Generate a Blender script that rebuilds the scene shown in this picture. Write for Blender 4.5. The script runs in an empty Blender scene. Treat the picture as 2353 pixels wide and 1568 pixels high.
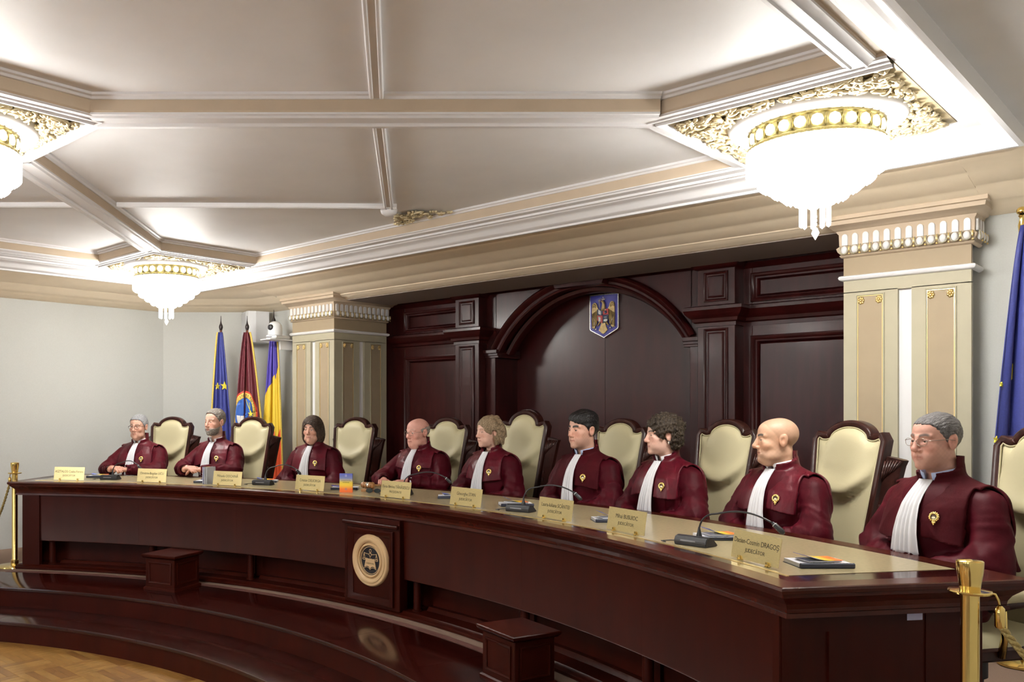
import bpy, bmesh, math, random
import numpy as np
from mathutils import Vector, Matrix
PI = math.pi
RAD = math.radians
sc = bpy.context.scene
COL = sc.collection
# ------------------------------------------------------------------ camera
cam_d = bpy.data.cameras.new('camera')
cam = bpy.data.objects.new('camera', cam_d)
COL.objects.link(cam)
cam.location = (4.42, 0.0, 1.71)
cam.rotation_euler = (RAD(90), 0, RAD(45))
cam_d.sensor_width = 36
cam_d.lens = 36 * 2000 / 2353
cam_d.shift_x = (1176.5 - 907) / 2353
cam_d.shift_y = (948 - 784) / 2353
cam_d.clip_start = 0.05
sc.camera = cam
# ------------------------------------------------------------------ world, exposure
w = bpy.data.worlds.new('world')
sc.world = w
w.use_nodes = True
w.node_tree.nodes['Background'].inputs[0].default_value = (0.95, 0.95, 1.0, 1)
w.node_tree.nodes['Background'].inputs[1].default_value = 1.6
sc.view_settings.view_transform = 'Standard'
sc.view_settings.look = 'None'
sc.view_settings.gamma = 1.0
sc.view_settings.exposure = 0.85
sc.view_settings.use_curve_mapping = False
sc.cycles.use_denoising = True
sc.cycles.max_bounces = 5
sc.cycles.diffuse_bounces = 3
sc.cycles.glossy_bounces = 3
sc.cycles.use_adaptive_sampling = True
sc.cycles.adaptive_threshold = 0.07
sc.cycles.adaptive_min_samples = 16
sc.cycles.caustics_reflective = False
sc.cycles.caustics_refractive = False
sc.cycles.sample_clamp_indirect = 4.0
CRYSTAL_EMISSION = 25.0
rnd = random.Random(7)

# ------------------------------------------------------------------ materials
MATS = {}


def mat(name, col, rough=0.5, metal=0.0, spec=0.5, noise=None, coat=0.0, bump=None, emis=None, sheen=0.0, stretch=(1, 1, 1), col2=None, attr=None):
    """noise = (scale, amount): colour variation; bump = (scale, strength)."""
    if name in MATS:
        return MATS[name]
    m = bpy.data.materials.new(name)
    m.use_nodes = True
    nt = m.node_tree
    b = nt.nodes['Principled BSDF']
    b.inputs['Base Color'].default_value = (*col, 1)
    b.inputs['Roughness'].default_value = rough
    b.inputs['Metallic'].default_value = metal
    b.inputs['Specular IOR Level'].default_value = spec
    b.inputs['Coat Weight'].default_value = coat
    b.inputs['Coat Roughness'].default_value = 0.12
    if sheen:
        b.inputs['Sheen Weight'].default_value = sheen
        b.inputs['Sheen Roughness'].default_value = 0.35
        b.inputs['Sheen Tint'].default_value = (1.0, 0.55, 0.6, 1)
    tc = None
    if noise or bump:
        tc = nt.nodes.new('ShaderNodeTexCoord')
        mp = nt.nodes.new('ShaderNodeMapping')
        mp.inputs['Scale'].default_value = stretch
        nt.links.new(tc.outputs['Object'], mp.inputs[0])
    src = None
    if attr:
        at = nt.nodes.new('ShaderNodeAttribute')
        at.attribute_name = attr
        src = at.outputs['Color']
        nt.links.new(src, b.inputs['Base Color'])
    if noise:
        n = nt.nodes.new('ShaderNodeTexNoise')
        n.inputs['Scale'].default_value = noise[0]
        n.inputs['Detail'].default_value = 5
        nt.links.new(mp.outputs[0], n.inputs['Vector'])
        mx = nt.nodes.new('ShaderNodeMix')
        mx.data_type = 'RGBA'
        c2 = col2 if col2 else tuple(c * (1 - noise[1]) for c in col)
        mx.inputs[6].default_value = (*col, 1)
        mx.inputs[7].default_value = (*c2, 1)
        rp = nt.nodes.new('ShaderNodeMapRange')
        rp.inputs[1].default_value = 0.35
        rp.inputs[2].default_value = 0.65
        nt.links.new(n.outputs[0], rp.inputs[0])
        nt.links.new(rp.outputs[0], mx.inputs[0])
        if src is None:
            nt.links.new(mx.outputs[2], b.inputs['Base Color'])
    if bump:
        n2 = nt.nodes.new('ShaderNodeTexNoise')
        n2.inputs['Scale'].default_value = bump[0]
        n2.inputs['Detail'].default_value = 4
        nt.links.new(mp.outputs[0], n2.inputs['Vector'])
        bp = nt.nodes.new('ShaderNodeBump')
        bp.inputs['Strength'].default_value = bump[1]
        bp.inputs['Distance'].default_value = 0.01
        nt.links.new(n2.outputs[0], bp.inputs['Height'])
        nt.links.new(bp.outputs[0], b.inputs['Normal'])
    if emis:
        b.inputs['Emission Color'].default_value = (*emis[:3], 1)
        b.inputs['Emission Strength'].default_value = emis[3]
    MATS[name] = m
    return m


M_WALL = mat('wall_paint', (0.57, 0.575, 0.545), 0.85, noise=(120, 0.04), bump=(260, 0.12))
M_CEIL = mat('ceiling_paint', (0.87, 0.86, 0.86), 0.55, noise=(3, 0.04))
M_WHITE = mat('white_plaster', (0.84, 0.83, 0.84), 0.5)
M_BEIGE = mat('beige_plaster', (0.60, 0.48, 0.35), 0.6, noise=(8, 0.05))
M_BEIGE_LIT = mat('beige_plaster_lit', (0.88, 0.74, 0.55), 0.6, noise=(8, 0.04))  # beige plaster copy, bounce light on cornices and soffit put into its colour
M_CREAM = mat('cream_plaster', (0.46, 0.42, 0.30), 0.6, noise=(8, 0.04))
M_TAN = mat('tan_plaster', (0.385, 0.30, 0.195), 0.65, noise=(8, 0.04))
M_GOLD = mat('gilding', (0.86, 0.66, 0.30), 0.28, metal=0.85)
M_PALEGOLD = mat('pale_gilding', (0.78, 0.66, 0.42), 0.42, metal=0.35, noise=(30, 0.25))
M_WOOD = mat('mahogany', (0.040, 0.0050, 0.0022), 0.36, spec=0.14, noise=(1.6, 0.25), stretch=(6, 6, 0.7), coat=0.0)
M_WOODH = mat('mahogany_polished', (0.032, 0.0045, 0.003), 0.13, spec=0.45, noise=(4, 0.4), stretch=(1.2, 5, 5), coat=0.15)
M_WOODP = mat('mahogany_panel', (0.042, 0.0050, 0.0045), 0.33, spec=0.30, noise=(3, 0.4), stretch=(5, 5, 0.8), coat=0.05)
M_WOODC = mat('chair_walnut', (0.040, 0.010, 0.007), 0.34, spec=.3, noise=(6, 0.5), stretch=(5, 5, 1), coat=0.1)
M_STRIP = mat('red_brown_strip', (0.17, 0.07, 0.055), 0.6, noise=(40, 0.2))
M_LEATHER = mat('cream_leather', (0.53, 0.475, 0.295), 0.45, spec=0.35, bump=(140, 0.06))
M_INLAY = mat('beige_desk_leather', (0.42, 0.345, 0.20), 0.22, spec=0.5, noise=(60, 0.10))
M_BRASS = mat('polished_brass', (0.83, 0.62, 0.22), 0.13, metal=1.0)
M_PLATE = mat('brushed_brass_plate', (0.80, 0.66, 0.33), 0.30, metal=0.9, noise=(50, 0.12), stretch=(1, 1, 12))
M_OLDBRASS = mat('aged_brass', (0.42, 0.36, 0.16), 0.35, metal=0.8, noise=(60, 0.4))
M_CARPET = mat('brown_carpet', (0.30, 0.20, 0.145), 0.95, noise=(300, 0.25), bump=(400, 0.3))
M_BLACK = mat('black_plastic', (0.018, 0.018, 0.022), 0.42)
M_DARKM = mat('dark_finial_metal', (0.03, 0.022, 0.022), 0.35, metal=0.4)
M_PLASTIC = mat('white_plastic', (0.72, 0.73, 0.74), 0.45)
M_PAPER = mat('white_paper', (0.70, 0.70, 0.73), 0.8)
M_INK = mat('dark_lettering', (0.07, 0.05, 0.02), 0.7)
M_CRYSTAL = mat('lit_crystal', (0.95, 0.95, 0.95), 0.1, emis=(1.0, 0.98, 0.935, CRYSTAL_EMISSION))
M_CRYSTAL2 = mat('crystal_pendant', (0.95, 0.95, 0.95), 0.08, emis=(1.0, 0.97, 0.93, 2.2))
M_GLASSMED = mat('backlit_glass_medallion', (0.95, 0.92, 0.8), 0.2, emis=(1.0, 0.88, 0.62, 4.0))


# ------------------------------------------------------------------ mesh builder
class MB:
    def __init__(self):
        self.v = []
        self.f = []

    def add(self, vs, fs):
        o = len(self.v)
        self.v.extend([tuple(p) for p in vs])
        self.f.extend([tuple(i + o for i in q) for q in fs])
        return self

    def box(self, x0, x1, y0, y1, z0, z1, bev=0.0):
        if bev <= 0:
            vs = [(x, y, z) for z in (z0, z1) for y in (y0, y1) for x in (x0, x1)]
            return self.add(vs, [(0, 2, 3, 1), (4, 5, 7, 6), (0, 1, 5, 4), (2, 6, 7, 3), (0, 4, 6, 2), (1, 3, 7, 5)])
        b = bev
        vs = []
        ids = {}
        for sx in (0, 1):
            for sy in (0, 1):
                for sz in (0, 1):
                    c = ((x0, x1)[sx], (y0, y1)[sy], (z0, z1)[sz])
                    s = (1 - 2 * sx, 1 - 2 * sy, 1 - 2 * sz)
                    for k in range(3):
                        p = [c[i] + (0 if i == k else s[i] * b) for i in range(3)]
                        ids[(sx, sy, sz, k)] = len(vs)
                        vs.append(p)
        fs = []
        for k in range(3):
            i, j = [(1, 2), (2, 0), (0, 1)][k]
            for sd in (0, 1):
                q = []
                for a, c in ((0, 0), (1, 0), (1, 1), (0, 1)):
                    s = [0, 0, 0]
                    s[k], s[i], s[j] = sd, a, c
                    q.append(ids[(*s, k)])
                fs.append(tuple(q if sd else q[::-1]))
        for k in range(3):
            i, j = [(1, 2), (2, 0), (0, 1)][k]
            for a in (0, 1):
                for c in (0, 1):
                    s0, s1 = [0, 0, 0], [0, 0, 0]
                    s0[i] = s1[i] = a
                    s0[j] = s1[j] = c
                    s1[k] = 1
                    q = [ids[(*s0, i)], ids[(*s1, i)], ids[(*s1, j)], ids[(*s0, j)]]
                    fs.append(tuple(q if a != c else q[::-1]))
        for sx in (0, 1):
            for sy in (0, 1):
                for sz in (0, 1):
                    q = [ids[(sx, sy, sz, k)] for k in range(3)]
                    fs.append(tuple(q if (sx + sy + sz) % 2 else q[::-1]))
        return self.add(vs, fs)

    def lathe(self, prof, n=24, c=(0, 0, 0), a0=0.0, a1=2 * PI):
        full = abs(a1 - a0 - 2 * PI) < 1e-6
        m = n if full else n + 1
        vs = []
        for i in range(m):
            a = a0 + (a1 - a0) * i / n
            for r, z in prof:
                vs.append((c[0] + r * math.cos(a), c[1] + r * math.sin(a), c[2] + z))
        k = len(prof)
        fs = []
        for i in range(n):
            j = (i + 1) % m
            for q in range(k - 1):
                fs.append((i * k + q, j * k + q, j * k + q + 1, i * k + q + 1))
        return self.add(vs, fs)

    def tube(self, pts, rad, n=8, cap=True):
        pts = [Vector(p) for p in pts]
        if not hasattr(rad, '__len__'):
            rad = [rad] * len(pts)
        vs = []
        up = None
        for i, p in enumerate(pts):
            t = (pts[min(i + 1, len(pts) - 1)] - pts[max(i - 1, 0)]).normalized()
            if up is None:
                up = Vector((0, 0, 1)) if abs(t.z) < 0.9 else Vector((1, 0, 0))
            s = t.cross(up).normalized()
            up = s.cross(t).normalized()
            for k in range(n):
                a = 2 * PI * k / n
                vs.append(p + (s * math.cos(a) + up * math.sin(a)) * rad[i])
        fs = []
        for i in range(len(pts) - 1):
            for k in range(n):
                l = (k + 1) % n
                fs.append((i * n + k, i * n + l, (i + 1) * n + l, (i + 1) * n + k))
        if cap:
            fs.append(tuple(range(n))[::-1])
            fs.append(tuple(range((len(pts) - 1) * n, len(pts) * n)))
        return self.add(vs, fs)

    def prism(self, poly, f0, f1):
        """poly = list of 2D points; f0, f1 map (a, b) to the 3D bottom and top."""
        n = len(poly)
        vs = [f0(*p) for p in poly] + [f1(*p) for p in poly]
        fs = [tuple(range(n))[::-1], tuple(range(n, 2 * n))]
        for i in range(n):
            j = (i + 1) % n
            fs.append((i, j, n + j, n + i))
        return self.add(vs, fs)

    def sweep(self, path, prof, closed=False, pclosed=False):
        """path of 2D points; prof of (offset to the left, z)."""
        n = len(path)
        P = [Vector((p[0], p[1])) for p in path]
        vs = []
        for i in range(n):
            if closed:
                a, b = P[i] - P[i - 1], P[(i + 1) % n] - P[i]
            else:
                a = P[i] - P[i - 1] if i > 0 else P[1] - P[0]
                b = P[i + 1] - P[i] if i < n - 1 else P[-1] - P[-2]
            a, b = a.normalized(), b.normalized()
            na, nb = Vector((-a.y, a.x)), Vector((-b.y, b.x))
            m = (na + nb).normalized()
            s = 1 / max(0.2, m.dot(na))
            for o, z in prof:
                q = P[i] + m * (o * s)
                vs.append((q.x, q.y, z))
        k = len(prof)
        fs = []
        for i in range(n if closed else n - 1):
            j = (i + 1) % n
            for q in range(k if pclosed else k - 1):
                r = (q + 1) % k
                fs.append((i * k + q, j * k + q, j * k + r, i * k + r))
        if pclosed and not closed:
            fs.append(tuple(range(k)))
            fs.append(tuple(range((n - 1) * k, n * k))[::-1])
        return self.add(vs, fs)

    def sector(self, prof, a0, a1, n, c):
        """closed (R, z) profile swept about c from a0 to a1 degrees, capped."""
        vs = []
        for i in range(n + 1):
            a = RAD(a0 + (a1 - a0) * i / n)
            for r, z in prof:
                vs.append((c[0] + r * math.cos(a), c[1] + r * math.sin(a), z))
        k = len(prof)
        fs = []
        for i in range(n):
            for q in range(k):
                r = (q + 1) % k
                fs.append((i * k + q, i * k + r, (i + 1) * k + r, (i + 1) * k + q))
        fs.append(tuple(range(k))[::-1])
        fs.append(tuple(range(n * k, (n + 1) * k)))
        return self.add(vs, fs)

    def ellipsoid(self, c, r, n=12, m=8, rot=None):
        vs, fs = [], []
        for i in range(m + 1):
            t = PI * i / m
            for j in range(n):
                a = 2 * PI * j / n
                p = Vector((r[0] * math.sin(t) * math.cos(a), r[1] * math.sin(t) * math.sin(a), r[2] * math.cos(t)))
                if rot:
                    p = rot @ p
                vs.append((c[0] + p.x, c[1] + p.y, c[2] + p.z))
        for i in range(m):
            for j in range(n):
                k = (j + 1) % n
                fs.append((i * n + j, (i + 1) * n + j, (i + 1) * n + k, i * n + k))
        return self.add(vs, fs)

    def frame(self, plane, x0, x1, z0, z1, prof):
        """picture-frame moulding; prof = list of (inset, out); plane(x, z, out) -> 3D."""
        vs = []
        for ins, out in prof:
            for x, z in ((x0 + ins, z0 + ins), (x1 - ins, z0 + ins), (x1 - ins, z1 - ins), (x0 + ins, z1 - ins)):
                vs.append(plane(x, z, out))
        fs = []
        for i in range(len(prof) - 1):
            for k in range(4):
                l = (k + 1) % 4
                fs.append((i * 4 + k, i * 4 + l, i * 4 + 4 + l, i * 4 + 4 + k))
        return self.add(vs, fs)

    def xf(self, M):
        self.v = [tuple(M @ Vector(p)) for p in self.v]
        return self

    def mesh(self, name, m=None, smooth=False, fix=True):
        me = bpy.data.meshes.new(name)
        me.from_pydata(self.v, [], self.f)
        if fix:
            bm = bmesh.new()
            bm.from_mesh(me)
            bmesh.ops.recalc_face_normals(bm, faces=bm.faces)
            bm.to_mesh(me)
            bm.free()
        if smooth:
            me.polygons.foreach_set('use_smooth', [True] * len(me.polygons))
            if smooth in ('auto', 'sharp'):
                me.set_sharp_from_angle(angle=RAD(40 if smooth == 'auto' else 14))
        if m:
            me.materials.append(m)
        me.update()
        return me

    def build(self, name, m, parent=None, smooth=False, **kw):
        return link(name, self.mesh(name, m, smooth), parent, **kw)


def link(name, me, parent=None, loc=None, rot=None, label=None, category=None, group=None, kind=None):
    o = bpy.data.objects.new(name, me)
    COL.objects.link(o)
    if parent is not None:
        o.parent = parent
    if loc is not None:
        o.location = loc
    if rot is not None:
        o.rotation_euler = rot
    return tag(o, label, category, group, kind)


def tag(o, label=None, category=None, group=None, kind=None):
    for k, v in (('label', label), ('category', category), ('group', group), ('kind', kind)):
        if v:
            o[k] = v
    return o


def empty(name, loc=(0, 0, 0), rz=0.0, **kw):
    o = link(name, None, None, loc, (0, 0, rz), **kw)
    o.empty_display_size = 0.1
    return o


def copy_tree(o, parent=None):
    c = o.copy()
    COL.objects.link(c)
    c.parent = parent
    for ch in [k for k in o.children]:
        copy_tree(ch, c)
    return c


def text_mesh(name, s, size, m, extrude=0.0006, align='CENTER', sx=1.0):
    cu = bpy.data.curves.new(name, 'FONT')
    cu.body = s
    cu.size = size
    cu.align_x = align
    cu.align_y = 'CENTER'
    cu.extrude = extrude
    cu.resolution_u = 3
    ob = bpy.data.objects.new(name, cu)
    COL.objects.link(ob)
    dg = bpy.context.evaluated_depsgraph_get()
    me = bpy.data.meshes.new_from_object(ob.evaluated_get(dg))
    bpy.data.objects.remove(ob)
    if sx != 1.0:
        for v in me.vertices:
            v.co.x *= sx
    me.materials.clear()
    me.materials.append(m)
    me.name = name
    return me


# ------------------------------------------------------------------ layout constants (metres, room axes)
BC = (-0.1, -1.38)          # centre of the bench arcs
PLAT = 0.31                 # platform level
TOP = 1.09                  # bench top level
ZS, ZP = 3.09, 3.195        # ceiling soffit / coffer level
WY, WX = 6.2, 4.72          # back wall, side walls


def pol(R, deg, z=0.0):
    return (BC[0] + R * math.cos(RAD(deg)), BC[1] + R * math.sin(RAD(deg)), z)


def struct(name, mb, m, label, parent=None, smooth=False, cat=None):
    if parent:
        return mb.build(name, m, parent, smooth)
    return mb.build(name, m, None, smooth, label=label, category=cat, kind='structure')


# ------------------------------------------------------------------ floor with parquet blocks
fl = MB().box(-WX, WX, -5, 3.4, -0.06, -0.012)
floor = struct('floor', fl, mat('parquet_bed', (0.10, 0.055, 0.02), 0.7), 'honey oak parquet floor in front of the steps', cat='floor')
PQ = [mat('oak_%d' % i, c, 0.33, noise=(9, 0.28), stretch=(1, 1, 1), coat=0.2) for i, c in enumerate([(0.30, 0.145, 0.032), (0.35, 0.185, 0.045), (0.24, 0.108, 0.025), (0.32, 0.160, 0.036)])]
BS, NB = 0.285, 5
pm = {}
for d in (0, 1):
    for i in range(4):
        wdt, ln = BS / NB, BS
        b = MB().box(-ln / 2 + .0006, ln / 2 - .0006, -wdt / 2 + .0006, wdt / 2 - .0006, -0.012, 0.0, 0.0006)
        if d:
            b.xf(Matrix.Rotation(PI / 2, 4, 'Z'))
        pm[(d, i)] = b.mesh('plank', PQ[i])
planks, rest = [], MB()
for i in range(-14, 18):
    for j in range(-8, 13):
        x0, y0 = -1.328 + i * BS, 2.549 + (j - 9) * BS
        if y0 > 3.2 or abs(x0) > 4.5:
            continue
        for k in range(NB):
            d = (i + j) % 2
            o = (k - (NB - 1) / 2) * BS / NB
            c = (x0 + BS / 2 + (o if d else 0), y0 + BS / 2 + (0 if d else o))
            R = math.hypot(c[0] - BC[0], c[1] - BC[1])
            if R > 4.6 and abs(math.degrees(math.atan2(c[1] - BC[1], c[0] - BC[0])) - 90) < 38:
                continue
            planks.append((math.hypot(c[0] + 1.3, c[1] - 2.6), c, d, rnd.randrange(4)))
planks.sort()
for q, (_, c, d, t) in enumerate(planks):
    if q < 295:
        link('plank', pm[(d, t)], floor, (c[0], c[1], 0))
    else:
        wdt, ln = BS / NB / 2 - .0006, BS / 2 - .0006
        a, b2 = (wdt, ln) if d else (ln, wdt)
        rest.box(c[0] - a, c[0] + a, c[1] - b2, c[1] + b2, -0.012, 0.0)
rest.build('plank_field', PQ[0], floor, kind='stuff')

# ------------------------------------------------------------------ platform floor and curved steps
A0, A1 = 128.3, 49.5
ring = [pol(5.45, A0 + (A1 - A0) * i / 40) for i in range(41)]
poly = [(-WX, 2.0), (-2.75, 2.0)] + [(p[0], p[1]) for p in ring] + [(2.95, 2.0), (WX, 2.0), (WX, 5.3), (3.82, WY), (2.6, WY), (2.6, 7.4), (-2.6, 7.4), (-2.6, WY), (-3.82, WY), (-WX, 5.3)]
struct('floor_platform', MB().prism(poly, lambda a, b: (a, b, 0.0), lambda a, b: (a, b, PLAT - 0.004)), M_CARPET, 'brown carpeted platform floor around the bench', cat='floor')


def step(name, r0, r1, z0, z1, label):
    e = empty(name, pol(r0, 88.5, 0), label=label, category='step')
    off = e.location.copy()

    def bld(nm, prof, m, n=72):
        b = MB().sector(prof, A0, A1, n, BC)
        b.xf(Matrix.Translation(-off))
        return b.build(nm, m, e, 'auto')
    bld('riser', [(r0 + .012, z0), (r1, z0), (r1, z1 - .026), (r0 + .012, z1 - .026)], M_WOOD)
    # tread in joined curved boards with hairline seams
    segs = 9
    for i in range(segs):
        s0 = A0 + (A1 - A0) * i / segs
        s1 = A0 + (A1 - A0) * (i + 1) / segs
        g = 0.012
        b = MB().sector([(r0, z1 - .024), (r0, z1 - .003), (r0 + .001, z1 - .0008), (r0 + .0035, z1), (r1, z1), (r1, z1 - .024)], s0 - g, s1 + g, 8, BC)
        b.xf(Matrix.Translation(-off))
        b.build('tread_board', M_WOODH, e, 'auto')
    return e


step('curved_step', 4.43, 5.40, 0.0, 0.155, 'lower curved mahogany step rising from the parquet floor')
step('curved_step', 4.86, 5.47, 0.155, PLAT, 'upper curved mahogany step, the wide polished tread before the bench')

# ------------------------------------------------------------------ walls
wl = MB().box(-WX - .2, -WX, -5, 5.3, 0, 3.3)
struct('wall_left', wl, M_WALL, 'plain off-white wall at the far left behind the bench end', cat='wall')
ch = MB().prism([(-WX, 5.3), (-3.82, WY), (-3.82, WY + .25), (-WX - .25, 5.3)], lambda a, b: (a, b, 0.0), lambda a, b: (a, b, 3.3))
struct('wall_corner', ch, M_WALL, 'off-white angled corner wall behind the three flags', cat='wall')
ch2 = MB().prism([(WX, 5.3), (3.82, WY), (3.82, WY + .25), (WX + .25, 5.3)], lambda a, b: (a, b, 0.0), lambda a, b: (a, b, 3.3))
struct('wall_corner', ch2, M_WALL, 'off-white angled corner wall past the right flag', cat='wall')
struct('wall_back', MB().box(-3.82, -2.95, WY, WY + .15, 0, 3.3), M_WALL, 'narrow off-white wall left of the left column', cat='wall')
struct('wall_back', MB().box(2.95, 3.82, WY, WY + .15, 0, 3.3), M_WALL, 'white wall between right column and blue flag', cat='wall')
struct('wall_right', MB().box(WX, WX + .2, -5, 5.3, 0, 3.3), M_WALL, 'plain off-white right side wall beside the camera', cat='wall')
wf = MB()
for a, b in ((-WX - .2, -3.9), (-2.1, -.9), (.9, 2.1), (3.9, WX + .2)):
    wf.box(a, b, -5.2, -5, 0, 3.3)
wf.box(-3.9, 3.9, -5.2, -5, 0, .75).box(-3.9, 3.9, -5.2, -5, 2.75, 3.3)
struct('wall_front', wf, M_WALL, 'off-white wall with three windows behind the camera', cat='wall')
for i, x in enumerate((-3.0, 0.0, 3.0)):
    wn = MB()
    for a in (-.9, -.03, .84):
        wn.box(x + a, x + a + .06, -5.14, -5.08, .75, 2.75)
    wn.box(x - .9, x + .9, -5.14, -5.08, .75, .81).box(x - .9, x + .9, -5.14, -5.08, 2.69, 2.75).box(x - .9, x + .9, -5.14, -5.08, 2.0, 2.05)
    struct('window_%d' % (i + 1), wn, M_WHITE, 'white framed window %s behind the camera' % ('at the left end', 'in the middle', 'at the right end')[i], cat='window')

# ------------------------------------------------------------------ ceiling
cl = MB().box(-WX - .2, WX + .2, -5.2, WY + 1.3, ZP + .0, ZP + .1)
ceiling = struct('ceiling', cl, M_CEIL, 'coffered grey-beige ceiling with white mouldings', cat='ceiling')
ZB = 3.06
CY, CX_ = 4.86, 3.38       # inner edges of the white cornice
soff = MB()
soff.box(-WX, WX, CY + .23, WY + .05, ZB, ZP - .002)
soff.build('soffit_band', M_BEIGE_LIT, ceiling)
s2 = MB().box(-WX, -CX_ - .23, -5, CY + .23, ZB, ZP - .002)
s2.build('soffit_band', M_CEIL, ceiling)
s3 = MB().box(CX_ + .23, WX, -5, CY + .23, ZB, ZP - .002)
s3.build('soffit_band', M_CEIL, ceiling)
# white cornice frame: path runs clockwise so that "left" points outward from the coffers
fr = [(-CX_, -4.9), (-CX_, CY), (CX_, CY), (CX_, -4.9)]
FP = [(0.0, ZS + .028), (0.0, ZS + .012), (0.012, ZS + .010), (0.02, ZS), (0.085, ZS), (0.088, ZS - .014), (0.105, ZS - .018), (0.112, ZS - .028), (0.130, ZS - .034), (0.155, ZS - .048), (0.175, ZS - .068), (0.188, ZS - .082), (0.20, ZS - .088), (0.205, 2.989), (0.228, 2.989), (0.234, ZB + .02)]
MB().sweep(fr, FP).build('cornice_moulding', M_WHITE, ceiling, 'auto')
# coffer coves (beige side band and white bead) along cornice
BEAD = [(0.0, ZS + .012), (0.0, ZS + .066), (-0.012, ZS + .066), (-0.016, ZS + .074), (-0.03, ZS + .078), (-0.03, ZP)]
cv, bd = MB(), MB()


def cove(path, closed=False):
    MB().sweep(path, [(0.02, ZS + .010), (0.004, ZS + .02), (0.0, ZS + .035), (0.0, ZS + .082)], closed).build('coffer_cove', M_BEIGE, ceiling, 'auto')
    MB().sweep(path, [(0.0, ZS + .078), (-0.010, ZS + .080), (-0.014, ZS + .088), (-0.028, ZS + .092), (-0.030, ZP)], closed).build('coffer_bead', M_WHITE, ceiling, 'auto')


# gilded panels (axis-aligned squares) and diagonal beams
PANELS = [(2.875, 4.355, .50, 'R'), (-2.875, 4.355, .50, 'L'), (0.0, 1.45, .45, 'C'), (2.75, -1.40, .5, 'FR'), (-2.75, -1.40, .5, 'FL')]
HP = 0.085                  # width of white frame round each gilded panel


def panel_frame(cx, cy, h, t):
    e = MB()
    path = [(cx - h, cy - h), (cx - h, cy + h), (cx + h, cy + h), (cx + h, cy - h)]
    if t == 'R':
        path = [path[3], path[0], path[1]]
    if t == 'L':
        path = [path[2], path[3], path[0]]
    cl_ = len(path) == 4
    e.sweep(path, [(-.004, ZP), (-.004, ZS - .004), (0.008, ZS - .010), (0.02, ZS - .010), (0.024, ZS), (0.05, ZS), (0.052, ZS + .006), (HP, ZS + .008), (HP + .006, ZS + .014), (HP + .006, ZS + .03)], cl_)
    MB().sweep(path, [(HP + .004, ZS + .014), (HP + .012, ZS + .026), (HP + .012, ZS + .084)], cl_).build('panel_cove', M_BEIGE, ceiling)
    MB().sweep(path, [(HP + .010, ZS + .078), (HP + .022, ZS + .080), (HP + .028, ZS + .090), (HP + .042, ZS + .094), (HP + .044, ZP)], cl_).build('panel_bead', M_WHITE, ceiling, 'auto')
    return e.build('panel_frame', M_WHITE, ceiling, 'auto')


for cx, cy, h, t in PANELS:
    panel_frame(cx, cy, h, t)


def beam(p, q, wdt, near=True):
    """moulded beam from p to q (2D), white with beige cove sides."""
    b = MB()
    a = wdt / 2
    b.sweep([p, q], [(-a - .012, ZS + .03), (-a - .01, ZS + .012), (-a + .004, ZS + .010), (-a + .010, ZS), (-.035, ZS), (-.030, ZS + .008), (.020, ZS + .008), (.028, ZS - .006), (a - .03, ZS - .006), (a - .012, ZS + .004), (a, ZS + .010), (a + .01, ZS + .012), (a + .012, ZS + .03)])
    b.build('beam_moulding', M_WHITE, ceiling, 'auto')
    for s in (-1, 1):
        path = [p, q] if s < 0 else [q, p]
        o = wdt / 2
        MB().sweep(path, [(-o - .008, ZS + .012), (-o - .014, ZS + .030), (-o - .014, ZS + .084), (-o + .02, ZP)]).build('beam_cove', M_BEIGE, ceiling)
        MB().sweep(path, [(-o - .010, ZS + .078), (-o - .022, ZS + .080), (-o - .028, ZS + .090), (-o - .042, ZS + .094), (-o - .044, ZP)]).build('beam_bead', M_WHITE, ceiling, 'auto')


for sx in (1, -1):
    beam((sx * .47, 1.93), (sx * 2.36, 3.81), .17)
    beam((sx * .47, .97), (sx * 2.36, -.88), .17)
    beam((sx * 3.275, 3.78), (sx * 3.275, -.85), .10)
cove([(-2.285, CY - .005), (2.285, CY - .005)])
for sx in (1, -1):
    x0, x1 = sorted((sx * 3.325, sx * (CX_ + .01)))
    MB().box(x0, x1, -.85, 3.77, ZS + .03, ZP - .001).build('side_recess', M_BEIGE, ceiling)
# thin ribs
RIB = [(-.034, ZP), (-.034, ZP - .022), (-.028, ZP - .03), (-.018, ZP - .03), (-.014, ZP - .024), (.014, ZP - .024), (.018, ZP - .03), (.028, ZP - .03), (.034, ZP - .022), (.034, ZP)]
for sx in (1, -1):
    for a, b in (((1.33, 2.97), (-.04, 4.40)), ((1.50, 2.80), (3.2, 1.10))):
        p, q = (sx * a[0], a[1]), (sx * b[0], b[1])
        wd = 1.0 if sx > 0 else .55
        MB().sweep([p, q], [(o * wd, z) for o, z in RIB]).build('ceiling_rib', M_WHITE, ceiling, 'auto')
MB().lathe([(0.0, -.055), (.03, -.052), (.055, -.035), (.062, -.012), (.056, .01), (0.05, .03)], 20, (-.07, 4.43, ZP - .01)).build('ceiling_boss', M_WHITE, ceiling, True)


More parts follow.
